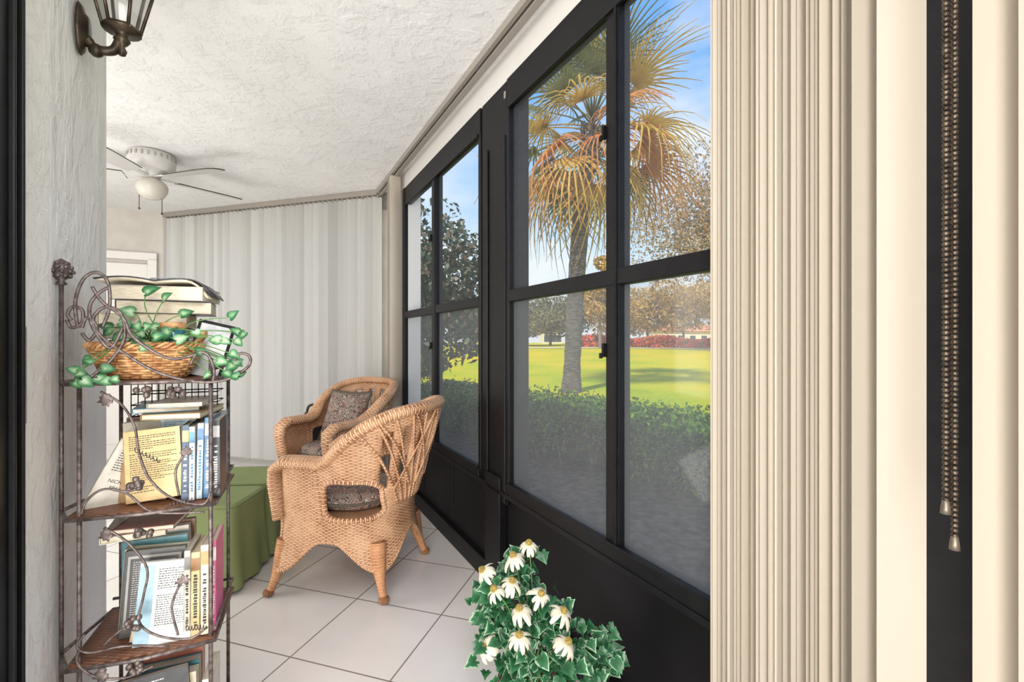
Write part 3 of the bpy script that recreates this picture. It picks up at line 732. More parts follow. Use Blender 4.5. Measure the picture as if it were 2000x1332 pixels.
for (c,sb,mm,h,T_,l) in [((.03,.035,.05),(.5,.5,.5),m_inkw,.200,.020,'black paperback with white spine lettering'),((.06,.18,.34),(.6,.7,.75),m_inkw,.208,.016,'blue paperback with white spine lettering'),((.50,.64,.72),(.08,.2,.4),m_blueink,.195,.014,'pale blue paperback with blue spine lettering'),((.74,.72,.66),(.1,.3,.5),m_blueink,.188,.013,'white paperback with blue spine lettering'),((.05,.10,.18),(.6,.5,.2),m_inkw,.192,.016,'navy paperback with pale spine lettering')]:
    bk((x,.010+random.uniform(0,.012),t2),.11,h,T_,c,l,G2,rz=pi/2+random.uniform(-.04,.04),tiltx=random.uniform(-.02,.02),spine=(sb,mm)); x-=T_+.0016
x=.262
for (c,T_,l,h) in [((.55,.66,.72),.02,'pale blue paperback at the back of the row',.2),((.12,.2,.3),.02,'navy paperback at the back of the row',.19),((.6,.52,.38),.022,'tan paperback at the back of the row',.195)]:
    bk((x,.135,t2),.11,h,T_,c,l,G2,rz=pi/2); x-=T_+.0012
def flat(x,y,z,W_,H_,T_,col,label,rz=0,group=G1,page_front=True):
    p=SW((x,y,z)); e=book(p,(0,0,0),W_,H_,T_,col,label,group)
    e.rotation_mode='QUATERNION'
    Mx=Matrix.Rotation(SA+rz,4,'Z')@Matrix.Rotation(-pi/2,4,'X')
    e.rotation_quaternion=Mx.to_quaternion(); e.location=Vector(p)+Vector((0,0,T_)); return e
flat(.11,.02,t2+.210,.13,.19,.014,(.40,.26,.10),'brown paperback lying across the row',rz=-.12,group=G2)
flat(.09,.03,t2+.2255,.14,.18,.012,(.10,.30,.48),'blue paperback lying across the row',rz=.15,group=G2)
flat(.12,.03,t2+.239,.12,.17,.010,(.72,.66,.55),'cream booklet lying across the row',rz=-.05,group=G2)
t3=.444
bk((.095,.015,t3),.127,.198,.012,(.78,.80,.78),'white and blue paperback showing its printed back cover',G3,rz=-.04,tiltx=rd(-7),tilty=rd(3),patch=[(0,0,.26,.97,(.34,.54,.66))],txt=[(.32,.66,.92,.92,9),(.32,.22,.92,.60,14)])
bk((.080,.045,t3),.12,.19,.016,(.76,.60,.40),'tan paperback leaning behind the white one',G3,rz=-.05,tiltx=rd(-5),tilty=rd(9),txt=[(.1,.75,.7,.9,4)])
bk((.050,.070,t3),.13,.215,.018,(.07,.07,.07),'black ornate hardback with white scroll pattern',G3,tiltx=rd(-3),tilty=rd(3),patch=[(.06,.1,.94,.94,(.45,.45,.42)),(.10,.13,.90,.91,(.10,.10,.10))],txt=[(.15,.2,.85,.88,26)],ink=m_inkw)
bk((.04,.10,t3),.14,.215,.02,(.72,.66,.54),'cream hardback standing upright',G3,tilty=rd(4))
bk((.04,.125,t3),.145,.225,.025,(.10,.28,.32),'teal hardback standing upright',G3)
bk((.04,.155,t3),.15,.235,.022,(.76,.72,.62),'pale hardback standing at the rear',G3,tilty=rd(-2))
bk((.03,.182,t3),.16,.245,.022,(.35,.18,.10),'chestnut hardback standing at the rear',G3)
x=.272
for (c,sb,T_,h,l,mm) in [((.76,.14,.32),(.8,.75,.7),.014,.235,'bright pink paperback with white spine lettering',m_inkw),((.80,.72,.54),(.5,.3,.1),.018,.23,'pale yellow paperback spine facing out',m_ink),((.66,.50,.24),(.3,.15,.05),.020,.215,'mustard paperback spine facing out',m_ink),((.66,.62,.50),(.2,.2,.2),.014,.22,'cream paperback spine facing out',m_ink)]:
    bk((x,.008+random.uniform(0,.01),t3),.12,h,T_,c,l,G3,rz=pi/2+random.uniform(-.04,.04),tiltx=random.uniform(-.02,.02),spine=(sb,mm)); x-=T_+.0016
flat(.03,.02,t3+.262,.13,.18,.015,(.75,.70,.58),'cream paperback lying over the row',rz=.12,group=G3)
flat(.05,.03,t3+.279,.13,.17,.012,(.30,.12,.10),'maroon paperback lying over the row',rz=-.1,group=G3)
t4=.107
bk((.05,.02,t4),.17,.24,.018,(.03,.03,.035),'black hardback with white printed blurb',G4,tiltx=rd(-5),tilty=rd(-4),txt=[(.1,.6,.92,.95,9)],ink=m_inkw)
bk((.06,.055,t4),.16,.22,.03,(.60,.54,.42),'cream paperback standing behind the black one',G4)
bk((.06,.09,t4),.16,.23,.03,(.07,.24,.28),'teal hardback with plain cover',G4)
bk((.06,.13,t4),.16,.24,.03,(.55,.2,.14),'rust red hardback standing upright',G4)
bk((.262,.01,t4),.12,.22,.02,(.75,.7,.6),'cream paperback spine facing out',G4,rz=pi/2)
z=1.106; st=[(.17,.035,(.55,.52,.46),'pale hardback lying in the stack'),(.165,.03,(.08,.2,.3),'navy hardback lying in the stack'),(.18,.03,(.62,.58,.5),'cream hardback lying in the stack'),(.17,.03,(.12,.12,.13),'dark hardback lying in the stack'),(.19,.035,(.62,.50,.3),'tan hardback lying in the stack'),(.21,.034,(.05,.05,.05),'black hardback lying in the stack'),(.21,.036,(.62,.58,.52),'thick white hardback lying in the stack')]
zz=z
for k,(W_,T_,c,l) in enumerate(st):
    flat(.010+.012*((k*3)%4-1),.10,zz,W_,.145,T_,c,l,rz=random.uniform(-.12,.12)); zz+=T_+.0015
e=empty('open_magazine',SW((-.005,.085,zz+.002)),(0,0,SA),label='open glossy magazine draped over the book stack',cat='magazine',group=G1)
b=MB(); P=[[],[]]
for i in range(21):
    t=i/20; x=t*.255; z_=.010+.008*math.sin(pi*min(1,t*2%1.0001))-(.0 if t<.8 else (t-.8)**2*.9)
    P[0].append((x,0,z_)); P[1].append((x,.17,z_))
b.grid(P,[[(0,0)]*21]*2); b.obj('magazine_cover',bcol((.04,.04,.05)),e,solid=.003)
b=MB(); P=[[(p[0]*.94+.004,p[1]+.003,p[2]-.004) for p in r] for r in P]; b.grid(P,[[(0,0)]*21]*2); b.obj('magazine_pages',m_paper,e,solid=.005)
e2=empty('storage_box',SW((.05,.225,zz-.03)),(0,0,SA),label='flat white box standing behind the book stack',cat='box'); b=MB(); b.box((.05,.03,.015),(.13,.05,.03)); b.obj('box_body',m_white,e2,bevel=.002)
e=empty('network_device',SW((.105,.245,zz+.001)),(0,0,SA-.35),label='small grey plastic device with a wordmark on its face',cat='electronics')
b=MB(); b.box((0,0,.026),(.075,.03,.022)); b.box((0,0,.008),(.03,.02,.016)); b.obj('device_body',mat('grey_plastic',(.40,.41,.43),rough=.4),e,bevel=.006)
textobj('wordmark','xfinity',.018,m_ink,e,(0,-.016,.026),(pi/2,0,0))
e=empty('picture_frame',SW((.180,.10,1.107)),(rd(-12),rd(14),SA+.1),label='black framed photo leaning beside the book stack',cat='picture frame')
b=MB(); b.box((.042,0,.08),(.09,.008,.165)); b.obj('frame',m_blackrough,e,bevel=.002)
b=MB(); b.box((.042,-.0045,.08),(.074,.002,.146)); b.obj('photo',mat('photo_print',(.75,.75,.72),(.35,.36,.4),ns=18,rough=.3),e)
# ---------------------------------------------------------------- basket
m_bask=mat('willow_strand',(.36,.15,.055),(.74,.45,.20),ns=45,rough=.45)
bc=SW(((SH(285,740,.07)).x+.004,.068,1.106))
e=empty('wicker_basket',bc,(0,0,SA),label='oval willow basket with braided rim holding trailing leaves',cat='basket')
b=MB(); K=26
for r in range(11):
    z=.008+r*.0065; a0=.085+.030*(r/10)**.8; b0=.052+.016*(r/10)**.8; pts=[]
    for k in range(K*2):
        a=2*pi*k/(K*2); of=.0035*(1 if ((k//1)%4<2)==(r%2==0) else -1); pts.append(((a0+of)*math.cos(a),(b0+of)*math.sin(a),z+random.uniform(-.0005,.0005)))
    b.tube(pts,.0036,6,True)
b.obj('woven_side',m_bask,e)
b=MB()
for k in range(K):
    a=2*pi*(k+.5)/K; b.tube([(.085*math.cos(a),.052*math.sin(a),.002),(.118*math.cos(a),.07*math.sin(a),.08)],.0028,6)
b.lathe([(.001,0),(.085,0),(.085,.006),(.001,.006)],32,(0,0,.0),sy=.62); b.obj('stakes_and_base',m_bask,e)
b=MB()
for ph in (0,2*pi/3,4*pi/3):
    pts=[]
    for k in range(120):
        a=2*pi*k/120; q=a*14+ph; pts.append(((.119+.005*math.cos(q))*math.cos(a),(.070+.005*math.cos(q))*math.sin(a),.083+.006*math.sin(q)))
    b.tube(pts,.0042,6,True)
b.obj('braided_rim',m_bask,e)
b=MB()
for k in range(4):
    b.tube(spl([(.105,-.03+.004*k,.085),(.122,-.02,.105+.003*k),(.128,0,.11+.003*k),(.122,.02,.105),(.105,.03,.085)],6),.004,6)
b.obj('handle',m_bask,e)
m_pothos=leafmat('variegated_leaf',(.40,.56,.36),(.07,.24,.09),(.022,.115,.045),.15)
pl=empty('trailing_foliage',bc+Vector((0,0,.03)),(0,0,SA),label='artificial variegated vine trailing out of the basket',cat='plant')
ox=(Vector((bc.x,bc.y))-FLp)
bl=Vector((ox.dot(SX),ox.dot(SY),1.136))
def LP(px,py,yl): return SH(px,py,yl)-bl
LV=[(285,572,.05,.036),(320,585,.05,.03),(305,640,.02,.03),(345,665,.0,.028),(300,660,-.01,.03),(275,680,-.02,.025),(450,620,.0,.028),(478,650,-.01,.026),(430,665,-.02,.03),(450,690,-.02,.028),(455,712,-.03,.026),(425,705,-.02,.028),(240,655,.03,.03),(215,640,.05,.028),(260,610,.08,.03),(355,615,.05,.03),(160,742,-.03,.028),(190,738,-.035,.03),(215,745,-.04,.024),(150,725,-.02,.024),(175,700,-.01,.024),(235,630,.06,.03),(395,690,-.02,.025),(440,725,-.03,.025),(330,700,.04,.02),(330,645,.02,.032),(265,665,.0,.03),(200,720,-.03,.026),(465,735,-.03,.024),(410,730,-.03,.022),(230,740,-.04,.02)]
LV+=[(random.uniform(200,400),random.uniform(625,675),random.uniform(0,.05),random.uniform(.022,.030)) for _ in range(10)]+[(random.uniform(415,475),random.uniform(640,735),random.uniform(-.03,0),random.uniform(.02,.028)) for _ in range(7)]+[(random.uniform(145,235),random.uniform(690,750),random.uniform(-.035,-.01),random.uniform(.02,.026)) for _ in range(5)]
b=MB(); s=MB(); root=Vector((0,0,.03))
for i,(x,y,yl,sz) in enumerate(LV):
    p=LP(x,y,yl); leaf(b,p,(random.uniform(-1,1),random.uniform(-.4,.1),random.uniform(-.7,.6)),(random.uniform(-.6,.6),-1,random.uniform(.1,.9)),sz*.74,OUT_H,.25,.6)
    if p.z>-.02: s.tube(spl([root+Vector((random.uniform(-.06,.06),0,0)),root.lerp(p,.5)+Vector((0,0,.03)),p],5),.0014,5)
b.obj('leaf_cluster',m_pothos,pl); s.obj('vine_stem',mat('green_stem',(.10,.22,.06),rough=.5),pl)
e=empty('glass_jar',SW((.165,.075,1.15)),(0,0,0),label='teal glass jar standing in the basket',cat='jar')
b=MB(); b.lathe([(.001,0),(.026,0),(.03,.01),(.03,.075),(.026,.085)],20); b.obj('jar_body',mat('teal_glass',(.03,.17,.25),rough=.2),e)
b=MB(); b.lathe([(.028,.082),(.03,.084),(.03,.098),(.001,.1)],20); b.obj('lid',m_bask,e)
e=empty('wire_basket',SW((.05,.16,.995)),(0,0,SA),label='black wire basket hanging below the top tray',cat='basket')
b=MB()
for z in (0,.03,.06,.095): b.tube([(0,0,z),(.2,0,z),(.2,.09,z),(0,.09,z)],.0018,5,True)
for k in range(14): b.tube([(k*.2/13,0,0),(k*.2/13,0,.095)],.0013,4); b.tube([(k*.2/13,0,0),(k*.2/13,.09,0)],.0013,4)
b.obj('wire_mesh',m_blackrough,e)
# ---------------------------------------------------------------- daisy plant
m_ivy=leafmat('ivy_leaf',(.015,.075,.03),(.03,.16,.06),(.34,.50,.34),.12,.35,p=(.1,.95,1.3))
m_petal=mat('daisy_petal',(.80,.75,.60),rough=.6,trans=.2); m_cone=mat('daisy_cone',(.18,.12,.03),(.48,.36,.08),ns=200,rough=.7)
PP=Vector((.075,1.40,0))
pl=empty('potted_daisies',PP,label='artificial white daisies with variegated ivy in a dark red pot',cat='plant')
b=MB(); b.lathe([(.001,0),(.075,0),(.085,.01),(.11,.16),(.118,.165),(.118,.185),(.105,.185),(.10,.16),(.001,.155)],28); b.obj('pot',mat('dark_red_pot',(.10,.02,.018),rough=.35),pl)
b=MB(); stm=MB()
def PD(px,py,d): return Vector(((px-1000)/900*d,d,1.2+(666-py)/900*d))-PP
cent=[(1000,1130,1.46),(1040,1170,1.42),(960,1180,1.40),(1030,1220,1.36),(1070,1230,1.36),(990,1250,1.33),(1120,1260,1.33),(1060,1280,1.30),(1170,1275,1.32),(1110,1310,1.28),(1000,1310,1.3),(1175,1305,1.30),(950,1215,1.38),(1020,1115,1.47),(1080,1200,1.38),(980,1150,1.42)]
for (x,y,d) in cent:
    for k in range(28):
        p=PD(x,y,d)+Vector((random.gauss(0,.032),random.gauss(0,.035),random.gauss(0,.028)))
        out=Vector((p.x,p.y-.12,random.uniform(-.1,.25))).normalized()
        leaf(b,p,out+Vector((random.uniform(-.6,.6),random.uniform(-.5,.3),random.uniform(-.7,.1))),Vector((random.uniform(-.5,.5),-.8,random.uniform(.3,1.2))),random.uniform(.016,.030),OUT_I if random.random()<.7 else OUT_H,.25,.7)
    q=PD(x,y,d); stm.tube(spl([(random.uniform(-.04,.04),random.uniform(-.04,.04),.15),(q*.5)+Vector((0,0,.14)),q],6),.003,5)
b.obj('ivy_leaves',m_ivy,pl)
FLW=[(1033,1062,1.45,.0,.3),(1003,1086,1.42,-.3,.2),(943,1114,1.40,-.9,.4),(1000,1136,1.36,.2,.3),(1056,1160,1.34,.3,.7),(1100,1194,1.31,.5,.4),(1015,1190,1.31,-.3,.2),(1014,1242,1.26,0,.3),(945,1264,1.29,-.8,.9),(966,1152,1.34,-.5,.2),(1108,1254,1.26,.6,.3)]
for (x,y,d,tx,ty) in FLW:
    p=PD(x,y,d); n=Vector((tx,-ty,1)).normalized(); 
    M_=Matrix.Translation(p)@n.to_track_quat('Z','Y').to_matrix().to_4x4()@Matrix.Rotation(random.uniform(0,6),4,'Z')
    f=MB(); K=random.choice([10,11,12]); sc=random.uniform(.040,.048)
    for k in range(K):
        a=2*pi*k/K+random.uniform(-.2,.2); R=M_@Matrix.Rotation(a,4,'Z'); dr=random.uniform(1.2,2.1); l=sc*random.uniform(.8,1.1)
        P=[]
        for i in range(7):
            t=i/6; wd=l*.155*math.sin(pi*(.12+.78*t))**.7; th=dr*t; x_=.006+l*math.sin(th)/dr; z_=-l*(1-math.cos(th))/dr
            P.append([(x_,-wd,z_-.002),(x_,0,z_+.001),(x_,wd,z_-.002)])
        f.grid(P,[[(0,0)]*3]*7,M=R)
    o=f.obj('flower',m_petal,pl)
    g=MB(); g.sphere((0,0,.004),(.010,.010,.010),12,M=M_); 
    for k in range(40):
        z_=1-k/40*.95; r_=math.sqrt(1-z_*z_); a=k*2.4; g.sphere((.010*r_*math.cos(a),.010*r_*math.sin(a),.004+.010*z_),.0016,5,M=M_)
    g.obj('flower_center',m_cone,o)
    stm.tube(spl([(random.uniform(-.03,.03),random.uniform(-.03,.03),.15),p*.6+Vector((0,0,.10)),p-n*.004],6),.0022,5)
stm.obj('stems',MATS['green_stem'],pl)
# ---------------------------------------------------------------- outdoors
def hgt(x,y): 
    d=y; return -.1+.75*smooth((d-14)/38)+.10*math.sin(x*.12+1)*smooth((d-16)/20)+ .3*smooth((-x)/10)*smooth((d-25)/15)
m,nt,b,out=nodes('lawn_grass'); g=N(nt,'ShaderNodeNewGeometry')
n1=N(nt,'ShaderNodeTexNoise'); n1.inputs['Scale'].default_value=.25; n1.inputs['Detail'].default_value=6; Lk(nt,g.outputs['Position'],n1.inputs[0])
n2=N(nt,'ShaderNodeTexNoise'); n2.inputs['Scale'].default_value=14; n2.inputs['Detail'].default_value=6; Lk(nt,g.outputs['Position'],n2.inputs[0])
sp=N(nt,'ShaderNodeSeparateXYZ'); Lk(nt,g.outputs['Position'],sp.inputs[0])
k=math_(nt,'ADD',math_(nt,'MULTIPLY',n1.outputs[0],.6),math_(nt,'MULTIPLY',n2.outputs[0],.4))
k=math_(nt,'ADD',k,math_(nt,'MULTIPLY',math_(nt,'SMOOTH_MIN',sp.outputs[1],30.0,5.0),.005))
Lk(nt,ramp(nt,k,[(.42,(.17,.33,.003)),(.56,(.40,.45,.004)),(.70,(.62,.48,.008))]),b.inputs['Base Color']); b.inputs['Roughness'].default_value=.9
b.inputs['Specular IOR Level'].default_value=.03
m_lawn=m
b=MB(); P=[]; ys=[4.0+ (i/60)**2*110 for i in range(61)]
for y in ys: P.append([(x,y,hgt(x,y)) for x in np.linspace(-60,90,76)])
b.grid(P,[[(0,0)]*76]*61); b.obj('lawn',m_lawn,kind='stuff',label='sunlit yellow-green golf course lawn rising to a path',cat='lawn')
floor_out=MB(); floor_out.grid([[(W(s,.13)[0]+o*.878,W(s,.13)[1]+o*.478,-.09) for s in (-6,-3,0,3,6)] for o in (0,1,2,3.6)],[[(0,0)]*5]*4)
floor_out.obj('mulch_bed',mat('grey_mulch',(.035,.032,.025),(.11,.10,.085),ns=14,rough=.95,bs=60,bstr=.8,bdist=.03,detail=8,spec=.05),kind='stuff',label='grey mulch bed between the windows and the hedge',cat='ground')
def cloud(name,pos,size,m,parent=None,loc=(0,0,0),asp=.5,up=.3,**k):
    n=len(pos); a=rng.normal(size=(n,3)); a/=np.linalg.norm(a,axis=1)[:,None]
    nr=rng.normal(size=(n,3)); nr[:,2]+=up*3; nr-= a*np.sum(a*nr,axis=1)[:,None]; nr/=np.linalg.norm(nr,axis=1)[:,None]
    b_=np.cross(a,nr); s=(size*rng.uniform(.6,1.3,size=n))[:,None]
    V=np.stack([pos-a*s*.5,pos+b_*s*asp*.5+nr*s*.08,pos+a*s*.5,pos-b_*s*asp*.5+nr*s*.08],axis=1).reshape(-1,3)
    me=D.meshes.new(name); F=np.arange(4*n).reshape(-1,4)
    me.vertices.add(4*n); me.vertices.foreach_set('co',V.ravel()); me.loops.add(4*n); me.loops.foreach_set('vertex_index',F.ravel())
    me.polygons.add(n); me.polygons.foreach_set('loop_start',np.arange(0,4*n,4)); me.polygons.foreach_set('loop_total',np.full(n,4))
    me.update(calc_edges=True); me.materials.append(m); o=D.objects.new(name,me); o.location=loc; link(o,parent); return tag(o,**k)
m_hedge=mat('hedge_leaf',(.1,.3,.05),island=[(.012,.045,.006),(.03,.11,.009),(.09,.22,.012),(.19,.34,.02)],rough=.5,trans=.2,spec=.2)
H0=Vector((3.5,2.5)); H1=Vector((-1.7,8.3)); hd=(H1-H0); HL=hd.length; hd/=HL
he=empty('clipped_hedge',(H0.x,H0.y,-.1),(0,0,math.atan2(hd.y,hd.x)),label='clipped leafy green hedge running beside the porch',cat='hedge')
n=36000; u=rng.uniform(0,HL,n); face=rng.uniform(0,1,n); top=.50
yy=np.where(face<.60,rng.uniform(-.72,.72,n),.72+rng.normal(0,.06,n)); zz_=np.where(face<.60,top+rng.normal(0,.045,n)+.06*np.sin(u*2.1)*np.cos(yy*3),rng.uniform(.04,top,n)**.8)
yy=np.where(face<.60,yy,yy-.14*((top-zz_)/top)+.10*np.sin(u*3.3)+.05*np.sin(u*9.1+zz_*8))
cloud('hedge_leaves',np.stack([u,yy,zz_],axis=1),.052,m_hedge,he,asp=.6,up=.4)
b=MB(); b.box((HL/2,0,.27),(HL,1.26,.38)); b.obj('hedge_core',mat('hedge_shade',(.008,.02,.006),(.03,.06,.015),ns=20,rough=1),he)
m_barkg=mat('bark_grey',(.13,.11,.09),(.24,.21,.18),ns=20,rough=.9)
b=MB()
for k in range(90):
    x=random.uniform(0,HL); y=random.uniform(.3,.72); b.tube([(x,y,0),(x+random.uniform(-.15,.15),y+random.uniform(-.08,.08),.3)],.007,5)
b.obj('hedge_stems',m_barkg,he)
m_bark=mat('palm_bark',(.065,.055,.05),(.19,.165,.15),ns=6,rough=.95,bs=14,bstr=1,bdist=.06,stretch=(1,1,3.5))
pb=Vector((1.50,11.7,-.1))
palm=empty('palm_tree',pb,label='tall cabbage palm with green and golden dead fan fronds',cat='tree')
tp=Vector((.50,0,6.45)); b=MB()
pts=spl([(0,0,-.1),(.05,0,1.2),(.16,0,3.2),(.32,0,5.1),tp],10); rr=[.275-.07*smooth(i/8)+.02*(i/len(pts))+.008*math.sin(i*2.3) for i in range(len(pts))]
b.tube(pts,rr,16); b.obj('trunk',m_bark,palm)
b=MB()
for k in range(60):
    a=k*2.4; z=5.6+k*.018; q=Vector((.50-.10*(6.45-z)*.9,0,z)); o=Vector((math.cos(a),math.sin(a),0)); b.tube([q+o*.16,q+o*.30+Vector((0,0,.22))],[.04,.02],5)
b.obj('boot_stubs',m_bark,palm)
def frondmesh(nm,m,droop):
    b=MB(); b.tube([(0,0,0),(.5,0,.03),(1.1,0,-.02)],[.022,.016,.012],5)
    for k in range(24):
        a=rd(-115+230*k/23); L=random.uniform(.75,1.15)*(1.15-.22*abs(a)); P=[]
        for i in range(6):
            t=i/5; wd=.022*(1-t)**.6*(1 if i else .5)+.002; r_=t*L
            x=1.05+r_*math.cos(a)+t*.2; y=r_*math.sin(a); z=-.03+abs(math.sin(a))*.12*t-droop*t*t*t*L*.9
            n=Vector((-math.sin(a),math.cos(a),0)); c=Vector((x,y,z)); P.append([c-n*wd,c+Vector((0,0,.012)),c+n*wd])
        b.grid(P,[[(0,0)]*3]*6)
    return b.mesh(nm,[m])
mg=mat('palm_frond_green',(.07,.10,.03),(.20,.20,.06),ns=3,rough=.5,trans=.4)
my=mat('palm_frond_gold',(.42,.27,.04),(.62,.40,.08),ns=3,rough=.6,trans=.4)
mo=mat('palm_frond_rust',(.48,.15,.04),(.60,.27,.08),ns=3,rough=.7,trans=.4)
FM=[[frondmesh('frond',mm,dd) for dd in (.3,.6,1.0)] for mm in (mg,my,mo)]
for k in range(52):
    az=k*2.39996; el=rd(80-140*(k/51)**.85)+random.uniform(-.2,.2)
    kind=random.choice([0,0,1]) if k<20 else (random.choice([0,1,1,2]) if k<38 else random.choice([0,2,1,0,1]))
    sd=FM[kind][0 if el>.5 else (1 if el>-.2 else 2)]
    o=D.objects.new('frond',sd); o.location=tp+Vector((.05,0,.20+.35*math.sin(el))); sc=random.uniform(1.05,1.45)
    o.scale=(sc,sc,sc); o.rotation_euler=(random.uniform(-.7,.7),-el,az); link(o,palm)
def tree(loc,h,cr,m,label,n=5000,leafs=.25,lean=0,trunk_r=.2,blobs=9,sq=.75,zlo=.45):
    e=empty('tree',loc,label=label,cat='tree'); b=MB()
    b.tube(spl([(0,0,-.3),(lean*.4,0,h*.25),(lean,0,h*.5),(lean,0,h*.75)],4),[trunk_r*(1-.05*i) for i in range(13)],8)
    cs_=[]
    for k in range(blobs):
        a=k*2.4; r_=cr*math.sqrt((k+.5)/blobs)*.8; c=Vector((lean+r_*math.cos(a),r_*math.sin(a)*.7,h*(zlo+(1-zlo)*random.uniform(.2,.85)))); cs_.append(c)
        b.tube(spl([(lean*.8,0,h*.35),Vector((lean,0,h*.4)).lerp(c,.5)+Vector((0,0,.3)),c],5),[trunk_r*.4*(1-.07*i) for i in range(11)],6)
    b.obj('trunk',m_barkg,e); P=[]
    for c in cs_:
        q=rng.normal(size=(n//blobs,3)); q/=np.linalg.norm(q,axis=1)[:,None]; q*=(rng.uniform(.3,1,size=(n//blobs,1))**.5)*cr*.48; q[:,2]*=sq; P.append(q+np.array(c))
    cloud('foliage',np.concatenate(P),leafs,m,e,asp=.6); return e
m_f1=mat('foliage_olive',(.1,.1,.1),island=[(.10,.12,.05),(.22,.21,.09),(.34,.29,.12)],rough=.7,trans=.2)
m_f2=mat('foliage_amber',(.1,.1,.1),island=[(.28,.20,.05),(.56,.37,.09),(.75,.48,.14)],rough=.7,trans=.25)
m_f3=mat('foliage_grey',(.1,.1,.1),island=[(.18,.15,.12),(.40,.30,.18),(.60,.40,.22)],rough=.7,trans=.35)
m_f4=mat('foliage_dark',(.1,.1,.1),island=[(.012,.03,.012),(.03,.06,.025),(.07,.10,.05),(.20,.12,.08)],rough=.5,trans=.15)
def at(px,d): return ((px-1000)/900*d,d,hgt((px-1000)/900*d,d))
tree(at(1450,34),15.5,8.4,m_f3,'large amber-grey oak spreading over the lawn',n=22000,leafs=.26,trunk_r=.3,zlo=.22,blobs=36)
for px,d,h,r_,mm,l in ((1020,46,5.0,3.2,m_f1,'olive green oak across the fairway'),(1075,50,5.6,3.4,m_f1,'olive green oak across the fairway'),(1130,54,7.0,3.2,m_f1,'olive green oak across the fairway'),(1200,48,6.6,3.8,m_f2,'amber-leaved tree across the fairway'),
    (1265,54,7.2,4.0,m_f2,'amber-leaved tree across the fairway'),(1335,50,7.5,4.2,m_f2,'amber-leaved tree across the fairway'),(1400,55,8.5,4.5,m_f2,'amber-leaved tree across the fairway'),(950,50,5.0,3.4,m_f1,'olive green oak across the fairway'),(880,48,6,3.8,m_f1,'olive green oak across the fairway'),(1172,40,8.8,1.8,m_f2,'tall slim tree across the fairway'),(800,50,6,3.8,m_f1,'olive green oak across the fairway')):
    tree(at(px,d),h,r_,mm,l,n=5500,leafs=.32,trunk_r=.16,zlo=.16,blobs=12)
tree((-1.15,6.6,-.1),3.2,1.15,m_f4,'tall dark hibiscus shrub with scattered blossoms',n=6500,leafs=.10,trunk_r=.05,zlo=.05,blobs=16,sq=1.0)
tree((-2.5,8.2,-.1),3.9,1.1,m_f4,'tall dark hibiscus shrub with scattered blossoms',n=5000,leafs=.12,trunk_r=.05,zlo=.05,blobs=14,sq=1.0)
b=empty('flower_bed',(0,0,0),label='long bed of red flowers along the cart path',cat='flower bed',kind='stuff')
n=10000; u=rng.uniform(0,1,n); x=5.5+u*26; y=43.5+rng.uniform(-.7,.7,n); z=np.array([hgt(a,c) for a,c in zip(x,y)])+rng.uniform(0,1.0,n)*(.95+.2*np.sin(x))
cloud('blossoms',np.stack([x,y,z],axis=1),.32,mat('red_blossom',(.1,.1,.1),island=[(.08,.2,.03),(.80,.05,.02),(.85,.10,.03),(.85,.16,.04),(.5,.35,.06)],rough=.7),b)
P=[[(x,y,hgt(x,y)+.03) for x in np.linspace(-30,60,46)] for y in (39.5,41.5)]
q=MB(); q.grid(P,[[(0,0)]*46]*2); q.obj('cart_path',mat('path_concrete',(.60,.54,.42),rough=.9),kind='structure')
m_roof=mat('clay_roof',(.60,.22,.12),(.66,.32,.20),ns=4,rough=.8); m_hw=mat('house_white',(.75,.68,.58),rough=.8); m_hwin=mat('house_window',(.05,.06,.08),rough=.2)
for px,d,w_,l in ((1300,74,5,'small white house with a red tiled roof'),(1360,76,5.5,'small white house with a red tiled roof'),(1075,84,3.5,'small white house with a red tiled roof')):
    x,y,z=at(px,d); e=empty('house',(x,y,z-.2),(0,0,.1),label=l,cat='house',group='houses across the fairway')
    b=MB(); b.box((0,0,1.2),(w_,4,2.4)); b.obj('house_walls',m_hw,e)
    b=MB(); a=w_/2+.3; b.add([(-a,-2.4,2.4),(a,-2.4,2.4),(a,2.4,2.4),(-a,2.4,2.4),(-a*.5,0,3.6),(a*.5,0,3.6)],[(0,1,5,4),(1,2,5),(2,3,4,5),(3,0,4),(3,2,1,0)]); b.obj('roof',m_roof,e)
    for k in (-.3,.05,.32):
        b=MB(); b.box((k*w_,-2.02,1.1),(.9,.06,1.2)); b.obj('house_window',m_hwin,e)
# ---------------------------------------------------------------- world & lights
wd=D.worlds.new('World'); SC.world=wd; wd.use_nodes=True; nt=wd.node_tree; nt.nodes.clear()
tc=N(nt,'ShaderNodeTexCoord'); sp=N(nt,'ShaderNodeSeparateXYZ'); Lk(nt,tc.outputs['Generated'],sp.inputs[0])
sky=ramp(nt,sp.outputs[2],[(0,(.88,.95,1.0)),(.2,(.58,.80,1.0)),(.48,(.16,.46,.98)),(1,(.06,.25,.8))])
mp=N(nt,'ShaderNodeMapping'); mp.inputs['Scale'].default_value=(1.6,1.6,4.5); Lk(nt,tc.outputs['Generated'],mp.inputs[0])
nz=N(nt,'ShaderNodeTexNoise'); nz.inputs['Scale'].default_value=1.8; nz.inputs['Detail'].default_value=7; nz.inputs['Roughness'].default_value=.5; Lk(nt,mp.outputs[0],nz.inputs[0])
cf=ramp(nt,nz.outputs[0],[(.42,(0,0,0)),(.66,(.85,.85,.85))])
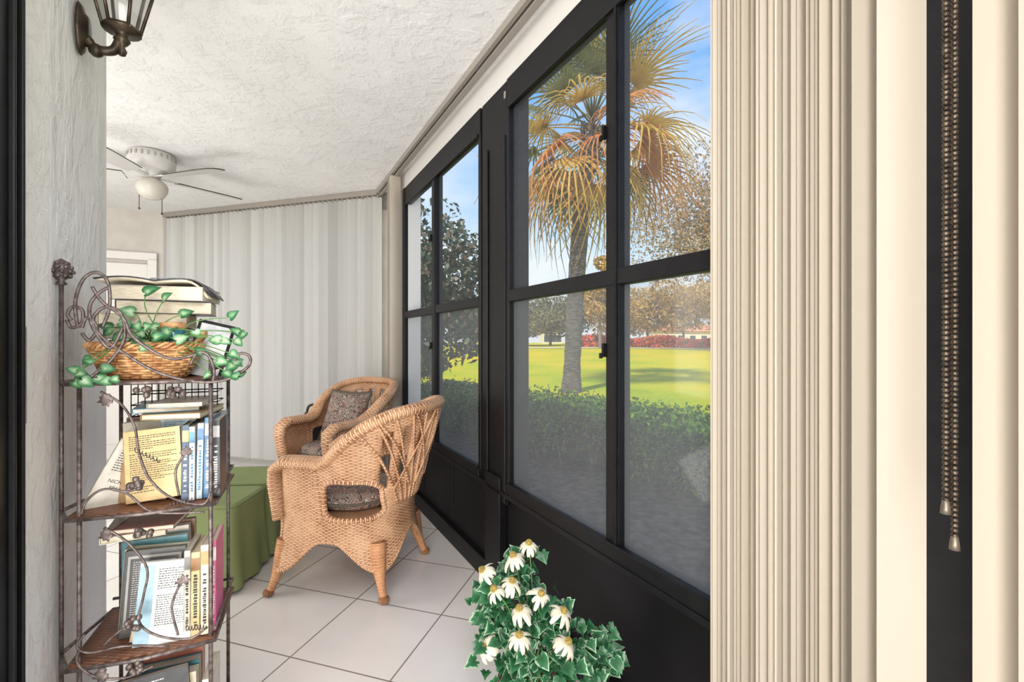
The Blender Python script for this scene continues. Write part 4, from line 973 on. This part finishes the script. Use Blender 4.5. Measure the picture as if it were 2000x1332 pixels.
mx=N(nt,'ShaderNodeMix',data_type='RGBA'); Lk(nt,cf,mx.inputs[0]); Lk(nt,sky,mx.inputs[6]); mx.inputs[7].default_value=(.95,.97,1,1)
bg=N(nt,'ShaderNodeBackground'); bg.inputs[1].default_value=.88; Lk(nt,mx.outputs[2],bg.inputs[0]); wo=N(nt,'ShaderNodeOutputWorld'); Lk(nt,bg.outputs[0],wo.inputs[0])
def light(name,typ,loc,target,energy,size=1,size_y=None,color=(1,1,1)):
    l=D.lights.new(name,typ); l.energy=energy; l.color=color
    if typ=='AREA':
        l.size=size
        if size_y: l.shape='RECTANGLE'; l.size_y=size_y
    o=D.objects.new(name,l); o.location=loc; o.rotation_euler=(Vector(target)-Vector(loc)).to_track_quat('-Z','Y').to_euler(); link(o); return o
s=light('sun','SUN',(0,0,10),(4,7,2),4.4,color=(1,.92,.78)); s.data.angle=.02
wm=(1,.968,.93)
light('room_fill','AREA',(-1.2,-2.2,1.6),(-1.2,3,1.3),96,2.6,1.8,wm)  # unseen fill added behind the camera to brighten the interior
light('room_fill','AREA',(-.4,-.8,.35),(-1.4,2.8,2.56),34,1.4,.6,wm)  # added low fill, aimed up to lift the ceiling
light('porch_fill','AREA',(-3.7,1.9,1.3),(-1.8,4.0,1.3),34,1.5,1.5,wm)  # added fill out of view, brightens the chairs and end blind
light('porch_fill','AREA',(-2.4,1.5,.25),(-1.9,2.8,2.56),15,1.2,.8,wm)  # added fill hidden past the pillar, thrown up at the ceiling
light('pillar_fill','AREA',(.1,-.25,1.9),(-1.25,1.3,1.5),13,.5,.5,(1,.98,.97))  # small added fill for the pillar face, no fixture there
# ---------------------------------------------------------------- camera
cam=D.cameras.new('camera'); co=D.objects.new('camera',cam); link(co); co.location=(0,0,1.2); co.rotation_euler=(pi/2,0,0)
cam.sensor_width=36; cam.lens=16.2; cam.clip_start=.02; cam.clip_end=300; SC.camera=co
SC.view_settings.view_transform='Standard'; SC.view_settings.look='None'; SC.view_settings.exposure=.28
